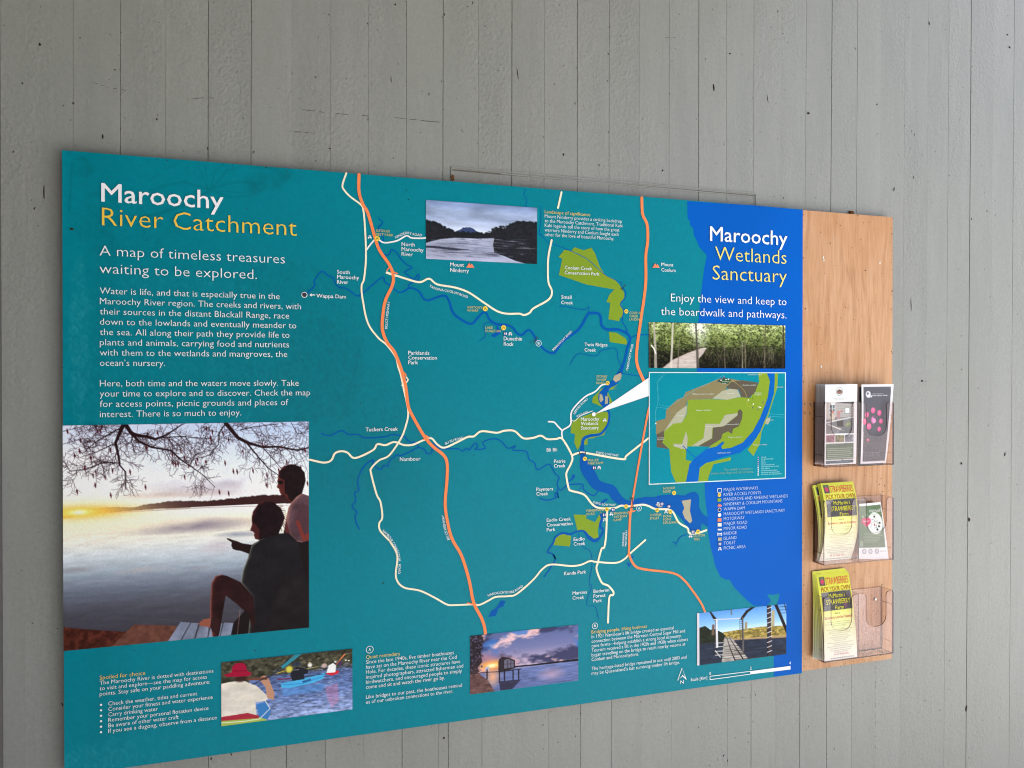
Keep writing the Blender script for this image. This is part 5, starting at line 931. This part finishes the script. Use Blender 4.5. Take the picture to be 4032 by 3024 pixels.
# ------------------------------------------------------------------ leaflet holders
HX0, HX1, HD, TH = 1.7115, 1.9310, .0415, .0025
def two(name, vf, parent):
    v, f = vf; me_o = mesh(name, v, f, [M_CLEAR, M_CEDGE], parent); ar = [p.area for p in me_o.data.polygons]; mx = max(ar)
    for p in me_o.data.polygons: p.material_index = 0 if p.area > mx*.5 else 1
    return me_o
def holder(z0, z1, label, screws):
    h_ = empty('leaflet_holder', ((HX0 + HX1)/2, PF, z0), label=label, category='leaflet holder', group='clear leaflet holders on the plywood')
    xm = (HX0 + HX1)/2 - .001; yf = PF - HD
    two('back_panel', box(HX0, HX1, PF - .0025, PF - .0005, z0, z1), h_)
    two('base', box(HX0 + TH, HX1 - TH, yf + TH, PF - .0027, z0, z0 + TH), h_)
    two('side_panel', box(HX0, HX0 + TH, yf + TH + .0002, PF - .0027, z0, z1), h_); two('side_panel', box(HX1 - TH, HX1, yf + TH + .0002, PF - .0027, z0, z1), h_)
    two('divider', box(xm - TH/2, xm + TH/2, yf + TH + .0002, PF - .0027, z0 + TH + .0002, z1), h_)
    o = [(HX0, z0), (HX1, z0), (HX1, z1 - .004), (HX1 - .003, z1)]
    for (a, b_) in ((xm, HX1), (HX0, xm)):
        c0 = (a + b_)/2; hw = .032; r1, r2 = .010, .027; zb = z1 - .089; q = []
        q += [(c0 + hw + r1 - r1*math.sin(t_), z1 - r1 + r1*math.cos(t_)) for t_ in np.linspace(0, math.pi/2, 5)]
        q += [(c0 + hw - r2 + r2*math.cos(t_), zb + r2 - r2*math.sin(t_)) for t_ in np.linspace(0, math.pi/2, 7)]
        q += [(c0 - hw + r2 - r2*math.sin(t_), zb + r2 - r2*math.cos(t_)) for t_ in np.linspace(0, math.pi/2, 7)]
        q += [(c0 - hw - r1 + r1*math.cos(t_), z1 - r1 + r1*math.sin(t_)) for t_ in np.linspace(0, math.pi/2, 5)]
        o += q
    o += [(HX0 + .003, z1), (HX0, z1 - .004)]; n = len(o)
    V = [(a, yf, b_) for a, b_ in o] + [(a, yf + TH, b_) for a, b_ in o]
    Fc = [tuple(range(n)), tuple(range(2*n - 1, n - 1, -1))] + [(i, i + n, (i+1) % n + n, (i+1) % n) for i in range(n)]
    fp = mesh('front_panel', V, Fc, [M_CLEAR, M_CEDGE], h_)
    for i, p in enumerate(fp.data.polygons): p.material_index = 0 if i < 2 else 1
    for zz in (.35, .30):   # moulded lines on the sides
        v, f = box(HX0 - .0004, HX0, yf + .006, PF - .006, z0 + (z1-z0)*(.78 if zz == .35 else .18), z0 + (z1-z0)*(.78 if zz == .35 else .18) + .0009); mesh('moulded_rib', v, f, M_CEDGE, h_)
        v, f = box(HX1 - TH - .0004, HX1 - TH, yf + .006, PF - .006, z0 + (z1-z0)*(.78 if zz == .35 else .18), z0 + (z1-z0)*(.78 if zz == .35 else .18) + .0009); mesh('moulded_rib', v, f, M_CEDGE, h_)
    for (a, b_) in screws:
        bm = bmesh.new(); bmesh.ops.create_cone(bm, cap_ends=True, segments=14, radius1=.0042, radius2=.003, depth=.0016)
        bmesh.ops.rotate(bm, verts=bm.verts, matrix=Matrix.Rotation(math.pi/2, 3, 'X')); me = bpy.data.meshes.new('screw'); bm.to_mesh(me); bm.free(); me.materials.append(M_STEEL)
        so_ = bpy.data.objects.new('screw', me); link(so_, h_); so_.location = (a - h_.location.x, -.0035, b_ - z0)
    return h_
SC = lambda z: [(1.7665, z), (1.9080, z)]
h1 = holder(1.2925, 1.457, 'top clear plastic holder filled with white and dark grey leaflets', SC(1.43))
h2 = holder(1.0440, 1.2075, 'middle clear plastic holder with yellow and green leaflets', SC(1.18))
h3 = holder(.7975, .9625, 'bottom clear plastic holder with an empty right pocket', SC(.931))
parts = [blob(rg.uniform(1.826, 1.925), PF - rg.uniform(.006, .036), 0, rg.uniform(.0006, .0022), rg.uniform(.5, 1.5), rg.uniform(0, 3), rg=rg) for i in range(170)]
V, Fc = join(parts)
def flat(V, z): return [(a[0], a[2] + 0*a[1], z + abs(a[1])*1.2) for a in V]
mesh('pocket_debris', flat(V, .7975 + TH + .0002), Fc, M_DIRT, h3, kind='stuff')
# ------------------------------------------------------------------ leaflets
M_PLAIN = mat('leaflet_paper', lin((240, 240, 238), .85), .45, .4)
class Leaf(Canvas):
    def __init__(s, nx, ny): s.nx, s.ny = nx, ny; s.W, s.H = nx*2, ny*2; s.a = np.zeros((s.H, s.W, 3)) + 240.
    def m(s, x, y, t=None): return x/100*s.W, y/210*s.H
    def sc(s): return s.W/100
def surf(q, bow, curl=0.):
    "q: TL TR BR BL as (x,y,z); bow pushes the middle out towards the viewer"
    q = [np.array(a, float) for a in q]
    def fn(s_, t_):
        s_ = np.asarray(s_, float)[..., None]; t_ = np.asarray(t_, float)[..., None]
        p = (q[0]*(1-s_) + q[1]*s_)*(1-t_) + (q[3]*(1-s_) + q[2]*s_)*t_
        p = p + np.array([0, -1., 0])*(bow*4*t_*(1-t_) + curl*4*s_*(1-s_)); return p[..., 0], p[..., 1], p[..., 2]
    return fn
def leaflet(fn, cv, label, group=None):
    x_, y_, z_ = fn(.5, 1.0); t_ = empty('leaflet', (float(x_), float(y_), float(z_)), label=label, category='leaflet')
    if group: t_['group'] = group
    img = cv.down(); colour_grid('printed_front', img, fn, M_PAPER, t_)
    bk = 6; ss, tt = np.meshgrid(np.linspace(0, 1, 4), np.linspace(0, 1, 12)); a, b_, c_ = fn(ss, tt); V = np.stack([a, b_ + .0004, c_], -1).reshape(-1, 3)
    Fc = [(j*4 + i, j*4 + i + 1, (j+1)*4 + i + 1, (j+1)*4 + i) for j in range(11) for i in range(3)]; mesh('paper_back', V.tolist(), Fc, M_PLAIN, t_, smooth=True)
    return t_
ORD = ('first', 'second', 'third', 'fourth', 'fifth', 'sixth', 'seventh', 'eighth', 'ninth', 'tenth')
LQ = []
def ltext(parent, fn, col, items, name='lettering'): LQ.append((parent, fn, col, items, name))
def flush_leaf():
    jobs = {(b_, 0.) for q in LQ for (b_, w_, *_r) in q[3]}; jobs = {j for j in jobs if j not in GLYPH}; glyphs(jobs)
    for parent, fn, col, items, name in LQ:
        parts = []
        for b_, w_, x0, x1, yb, cap in items:
            v, f_ = GLYPH[(b_, 0.)]; s_ = (x0 + v[:, 0]/v[:, 0].max()*(x1-x0))/100; t_ = (yb - v[:, 1]*cap)/210; a, y_, c_ = fn(s_, t_); parts.append((list(zip(a.tolist(), (y_ - .0004).tolist(), c_.tolist())), f_))
        V, Fc = join(parts); mesh(name, V, Fc, ink(col), parent)
def straw():
    c = Leaf(58, 124); c.grad([(0, (214, 214, 34)), (.30, (230, 230, 70)), (.50, (240, 240, 150)), (.75, (236, 240, 200)), (1, (240, 242, 232))])
    c.poly([(7, 6), (23, 6), (23, 27), (7, 27)], (60, 60, 48)); c.ell(15.5, 17, 5.5, 7, (214, 44, 84)); c.ell(15.5, 10, 5, 2.2, (90, 130, 60))
    c.poly([(7, 43), (96, 43), (96, 88), (7, 88)], (54, 50, 54), tex=.7 + .5*fbm(c.H, c.W, 12, 3, .5, 61))
    c.poly([(7, 43), (30, 43), (24, 52), (7, 56)], (170, 160, 158), .6); c.poly([(78, 43), (96, 43), (96, 66), (84, 56)], (120, 108, 112), .6); c.ell(76, 76, 5, 9, (150, 60, 110), .6)
    for i in range(17):
        y_ = 116 + i*4.6; w_ = rg.uniform(18, 40); x_ = 50 - w_
        if i in (3,): continue
        while x_ < 50 + w_:
            l_ = rg.uniform(2, 6); c.line([(x_, y_, 1.1), (min(x_ + l_, 50 + w_), y_, 1.1)], (120, 122, 96) if i < 12 else (90, 90, 84), al=.75); x_ += l_ + 1.2
    return c
def straw_text(p, fn):
    ltext(p, fn, (220, 44, 78), [('STRAWBERRIES', .022, 25, 95, 25, 17)], 'heading_lettering'); ltext(p, fn, (176, 36, 36), [('PICK YOUR OWN', .022, 8, 97, 41, 11)], 'heading_lettering')
    ltext(p, fn, (232, 224, 60), [('McMartin\u2019s', .015, 28, 78, 57, 10), ('STRAWBERRY', .012, 18, 92, 73, 12), ('Farm', .015, 44, 70, 86, 9)], 'name_lettering')
    ltext(p, fn, (90, 90, 60), [('Home of', 0., 40, 56, 97, 4)], 'small_lettering'); ltext(p, fn, (206, 60, 84), [('Strawberry Lane Ice Creamery', 0., 8, 94, 108, 7)], 'small_lettering')
    ltext(p, fn, (206, 70, 84), [('Ph 07 5448 4812', 0., 30, 76, 198, 4.5)], 'small_lettering'); ltext(p, fn, (80, 84, 84), [('www.mcmartinsfarm.com.au', 0., 18, 90, 206, 3.6)], 'small_lettering')
def Q(t, pts, ys): return [(lambda p, y_: (p[0], y_, p[1]))(P(t, a, b_, y_), y_) for (a, b_), y_ in zip(pts, ys)]
def shift(q, dx, dy, dz): return [(a + dx, b_ + dy, c_ + dz) for a, b_, c_ in q]
# bottom holder, left pocket
q3 = Q('E', [(222, 812), (472, 806), (545, 1440), (288, 1474)], [PF - .008, PF - .008, PF - .038, PF - .038])
q3 = [(q3[0][0], q3[0][1], q3[0][2]), (q3[0][0] + .101, q3[1][1], q3[0][2] + .0015), (q3[3][0] + .101, q3[2][1], q3[3][2]), q3[3]]
fn3 = surf(q3, .006); cs = straw(); l3 = leaflet(fn3, cs, 'yellow strawberry farm leaflet in front of the bottom holder stack'); straw_text(l3, fn3)
for i in range(6):
    q = shift(q3, -.0015*i - .002, .0004, .0016*(i+1) + rg.uniform(-.001, .001)); k_ = (i + 1)*.0028
    q = [(q[0][0], q[0][1] + k_*.15, q[0][2]), (q[1][0], q[1][1] + k_*.15, q[1][2]), (q[2][0] - k_*.3, q[2][1] + k_*1.6, q3[2][2]), (q[3][0] - k_*.3, q[3][1] + k_*1.6, q3[3][2])]
    c = Leaf(20, 60); c.grad([(0, (214, 214, 34)), (.5, (236, 236, 140)), (1, (238, 240, 226))]); c.poly([(7, 6), (23, 6), (23, 27), (7, 27)], (60, 60, 48)); c.poly([(25, 8), (95, 8), (95, 25), (25, 25)], (214, 90, 90), .5)
    leaflet(surf(q, .006 - .0006*i), c, f'yellow leaflet edge, {ORD[i]} behind the front strawberry leaflet in the bottom holder', 'yellow leaflets stacked in the bottom holder')
# middle holder, left pocket
q2 = Q('E', [(252, 104), (508, 97), (482, 694), (242, 712)], [PF - .014, PF - .014, PF - .012, PF - .012])
q2 = [q2[0], (q2[0][0] + .103, q2[1][1], q2[0][2] + .001), (q2[3][0] + .101, q2[2][1], 1.0475), (q2[3][0], q2[3][1], 1.0475)]
fn2 = surf(q2, .022); l2 = leaflet(fn2, cs, 'yellow strawberry farm leaflet bowed outwards in the middle holder'); straw_text(l2, fn2)
for i, (dx, dz) in enumerate(((-.003, -.001), (-.006, -.002), (-.019, -.005), (-.021, -.006))):
    q = [(q2[0][0] + dx, q2[0][1] + .0015*(i+1), q2[0][2] + dz), (q2[1][0] + dx, q2[1][1] + .0015*(i+1), q2[1][2] + dz - (.004 if i > 1 else 0)), (q2[2][0] - .001*i, q2[2][1] + .0012*(i+1), q2[2][2]), (q2[3][0] - .001*i, q2[3][1] + .0012*(i+1), q2[3][2])]
    c = Leaf(40, 84); c.a[:] = straw().a[:c.H, :c.W] if False else c.a; c.grad([(0, (214, 214, 34)), (.4, (232, 232, 110)), (1, (238, 240, 226))]); c.poly([(7, 6), (23, 6), (23, 27), (7, 27)], (60, 60, 48)); c.poly([(7, 43), (96, 43), (96, 88), (7, 88)], (54, 50, 54)); c.poly([(8, 30), (97, 30), (97, 41), (8, 41)], (176, 60, 50), .6)
    leaflet(surf(q, .020 - .002*i), c, f'yellow leaflet edge, {ORD[i]} behind the bowed strawberry leaflet in the middle holder', 'yellow leaflets stacked in the middle holder')
# middle holder, right pocket: small green and white leaflet
qg = Q('E', [(552, 262), (717, 247), (778, 684), (548, 686)], [PF - .022, PF - .014, PF - .034, PF - .030])
fg = surf(qg, .002, .002); c = Leaf(64, 110); c.grad([(0, (240, 242, 242)), (1, (236, 236, 240))])
c.poly([(0, 10), (96, 10), (92, 166), (0, 166)], (84, 112, 74)); c.ell(62, 76, 31, 33, (240, 244, 240), 1, soft=.05)
for i in range(34):
    a, r_ = rg.uniform(0, 6.28), rg.uniform(4, 26); x_, y_ = 62 + r_*math.cos(a)*.9, 76 + r_*math.sin(a); c.line([(x_, y_, 1.2), (x_ + rg.uniform(-7, 7), y_ + rg.uniform(-7, 7), .8)], rg.choice(((40, 40, 40), (70, 80, 60), (90, 70, 60))), al=.8)
for x_, y_ in ((60, 52), (80, 76), (68, 100), (76, 88)): c.ell(x_, y_, 4, 3, (36, 34, 36))
c.ell(58, 82, 3, 3, (190, 50, 60)); c.ell(20, 66, 12, 10, (210, 48, 96)); c.ell(34, 66, 11, 9, (210, 48, 96)); c.poly([(9, 70), (44, 70), (28, 90)], (210, 48, 96)); c.ell(14, 50, 4, 4, (170, 190, 150), .6); c.ell(28, 44, 5, 4, (170, 190, 150), .5)
for i in range(7): c.line([(18, 112 + i*5.5, 1.2), (rg.uniform(60, 88), 112 + i*5.5, 1.2)], (190, 206, 180), al=.6)
c.poly([(2, 140), (14, 140), (14, 162), (2, 162)], (180, 190, 176), .5)
for x_ in (18, 38, 60): c.ell(x_, 180, 7, 8, (90, 94, 100), .7, soft=.1); c.ell(x_, 180, 4.5, 5.5, (232, 232, 236), .8, soft=.2)
for x_ in (76, 88): c.line([(x_ - 4, 180, 2), (x_ + 5, 180, 2)], (110, 114, 120), al=.7)
lg = leaflet(fg, c, 'small green and white leaflet with a pink heart in the middle holder')
ltext(lg, fg, (238, 242, 236), [('Wild HeART', .02, 40, 96, 36, 12)], 'heading_lettering'); ltext(lg, fg, (176, 196, 130), [('Student Art Trail', 0., 44, 94, 45, 6)], 'small_lettering'); ltext(lg, fg, (245, 235, 240), [('CREATE', .01, 14, 38, 70, 6)], 'small_lettering')
c = Leaf(20, 40); qb = shift(qg, .003, .003, -.012); leaflet(surf([qb[0], qb[1], (qb[2][0], qb[2][1], qg[2][2]), (qb[3][0] - .004, qb[3][1], qg[3][2])], .002), c, 'plain white leaflet directly behind the small green leaflet')
# top holder, left pocket: stack of white leaflets
q1 = Q('D', [(552, 238), (1040, 234), (1004, 1392), (540, 1404)], [PF - .0385]*4); q1 = [(q1[0][0], q1[0][1], q1[0][2]), (q1[0][0] + .0995, q1[1][1], q1[0][2] + .001), (q1[3][0] + .0985, q1[2][1], q1[3][2]), q1[3]]
f1 = surf(q1, .0002); c = Leaf(70, 150); c.grad([(0, (243, 244, 246)), (1, (240, 240, 242))])
ph = 64; c.poly([(4, 47), (90, 47), (90, 129), (4, 129)], (120, 116, 118), tex=.7 + .5*fbm(c.H, c.W, 10, 4, .5, 71)); c.poly([(30, 47), (90, 47), (90, 88), (30, 86)], (176, 170, 166)); c.poly([(4, 47), (30, 47), (30, 92), (4, 92)], (190, 182, 174))
for i in range(9): c.line([(34, 50 + i*4.4, .9), (90, 51 + i*4.4, .9)], (120, 116, 116), al=.8)
c.poly([(30, 46), (90, 46), (88, 52), (60, 50)], (60, 54, 56)); c.poly([(12, 50), (31, 50), (31, 86), (12, 86)], (230, 232, 232)); 
for x_ in (14, 23): 
    for y_ in (53, 64, 75): c.poly([(x_, y_), (x_ + 7, y_), (x_ + 7, y_ + 9), (x_, y_ + 9)], (96, 110, 116))
c.poly([(62, 62), (76, 62), (76, 76), (62, 76)], (226, 232, 232)); c.line([(62, 62, 1), (76, 62, 1), (76, 76, 1), (62, 76, 1), (62, 62, 1)], (90, 110, 104)); c.ell(24, 72, 4, 4, (196, 110, 100)); c.poly([(19, 76), (29, 76), (31, 96), (17, 96)], (196, 178, 160)); c.ell(42, 74, 4, 4, (190, 110, 110)); c.poly([(37, 78), (47, 78), (49, 94), (36, 94)], (170, 130, 130)); c.ell(51, 71, 3, 3, (190, 110, 110))
c.line([(4, 100, 3), (50, 92, 3), (90, 86, 3)], (214, 214, 216)); c.line([(4, 96, 1.4), (90, 84, 1.4)], (110, 106, 110)); c.line([(10, 104, 2.4), (60, 122, 3)], (220, 206, 202)); c.poly([(36, 96), (56, 94), (58, 112), (38, 110)], (66, 54, 54)); c.ell(74, 108, 9, 8, (150, 160, 96), .8); c.poly([(50, 118), (90, 100), (90, 129), (40, 129)], (96, 96, 100), .7)
for i, col in enumerate(((150, 96, 110), (130, 124, 90), (120, 124, 136))):
    x_ = 4 + i*29; c.poly([(x_, 132), (x_ + 27, 132), (x_ + 27, 151), (x_, 151)], col, tex=.55 + .9*fbm(c.H, c.W, 30, 3, 1, 72 + i)); 
c.poly([(4, 155), (90, 154), (90, 196), (4, 197)], (92, 110, 92)); c.poly([(4, 199), (90, 198), (90, 206), (4, 207)], (66, 86, 98))
for i in range(6): c.line([(8 + rg.uniform(0, 2), 168 + i*5, 1.3), (rg.uniform(78, 88), 167.4 + i*5, 1.3)], (206, 214, 190), al=.8)
c.line([(36, 202, 1), (74, 201.6, 1)], (170, 180, 190), al=.7)
c.ell(44, 19, 11, 12, (110, 116, 112), 1, soft=.05); c.ell(44, 19, 9.6, 10.6, (240, 242, 242), 1, soft=.05); c.ell(44, 20, 8, 6, (70, 74, 66)); c.poly([(37, 18), (44, 13), (52, 18), (51, 24), (38, 24)], (90, 70, 56)); c.line([(38, 21, 2), (50, 21, 2)], (196, 96, 70))
l1 = leaflet(f1, c, 'white leaflet with a photo of people on a timber deck, front of the top stack')
ltext(l1, f1, (90, 94, 94), [('Maroochy Wetlands Sanctuary', 0., 22, 67, 37, 3), ('Support Group Inc', 0., 30, 58, 41.5, 3)], 'small_lettering')
for i in range(10):
    c = Leaf(12, 30); g = rg.choice((205, 225, 190, 235)); c.a[:] = (g, g - 3, g + 2); c.poly([(0, 0), (4, 0), (4, 210), (0, 210)], (236, 236, 238)); c.poly([(0, 60), (12, 60), (12, 200), (0, 200)], (150, 140, 146), .5)
    leaflet(surf(shift(q1, rg.uniform(-.001, .0012) - (.0015 if i > 6 else 0), .0034*(i+1), rg.uniform(-.0006, .0012)), .0002), c, f'white leaflet packed edge on in the top holder stack, {ORD[i]} behind the deck photo leaflet', 'white leaflets stacked in the top holder')
# top holder, right pocket: dark leaflet
qd = Q('D', [(1078, 236), (1543, 233), (1432, 1372), (1062, 1390)], [PF - .032, PF - .032, PF - .026, PF - .030])
fd = surf(qd, .002); c = Leaf(66, 140); c.grad([(0, (244, 244, 248)), (1, (240, 240, 244))]); c.poly([(6, 6.5), (92, 6.5), (93, 203), (8, 203)], (74, 72, 84))
for x_, y_, rx, ry in ((38, 69, 7, 7.5), (59, 76, 6.5, 7.5), (18, 80, 6.5, 7.5), (12, 98, 7, 8), (26, 111, 8, 8.5), (66, 98, 6, 6.5), (62, 119, 6, 6.5), (24, 147, 4, 4)): c.ell(x_, y_, rx, ry, (232, 84, 138), 1, soft=.08); c.ell(x_ - 1, y_ - 2, rx*.5, ry*.5, (246, 140, 180), .6, soft=.6)
c.ell(40, 94, 7, 9, (236, 110, 176)); c.ell(46, 88, 6, 5, (90, 60, 90)); c.poly([(36, 90), (46, 90), (50, 98), (42, 104)], (244, 150, 200), .8)
c.ell(21, 26, 7.5, 8, (236, 238, 242), 1, soft=.08); c.ell(20, 25, 4, 4, (74, 72, 84), .8); c.ell(23, 29, 2.6, 2.6, (240, 240, 244)); c.poly([(16, 33), (32, 28), (34, 34), (20, 36)], (230, 232, 238), .8)
for y_, a, b_ in ((181, 14, 70), (187, 14, 68)): c.line([(a, y_, 1.4), (b_, y_, 1.4)], (130, 126, 140), al=.8)
ld = leaflet(fd, c, 'dark grey leaflet with pink dots and white border in the top holder'); ltext(ld, fd, (190, 192, 200), [('Maroochy Regional', 0., 36, 66, 26, 3)], 'small_lettering'); ltext(ld, fd, (236, 238, 242), [('Bushland Botanic Garden', .01, 34, 82, 31, 4)], 'small_lettering')
c = Leaf(16, 40); c.grad([(0, (34, 34, 36)), (1, (60, 60, 62))]); leaflet(surf(shift(qd, -.006, .004, -.006), .001), c, 'black leaflet edge showing behind the dark grey leaflet')
flush_leaf()
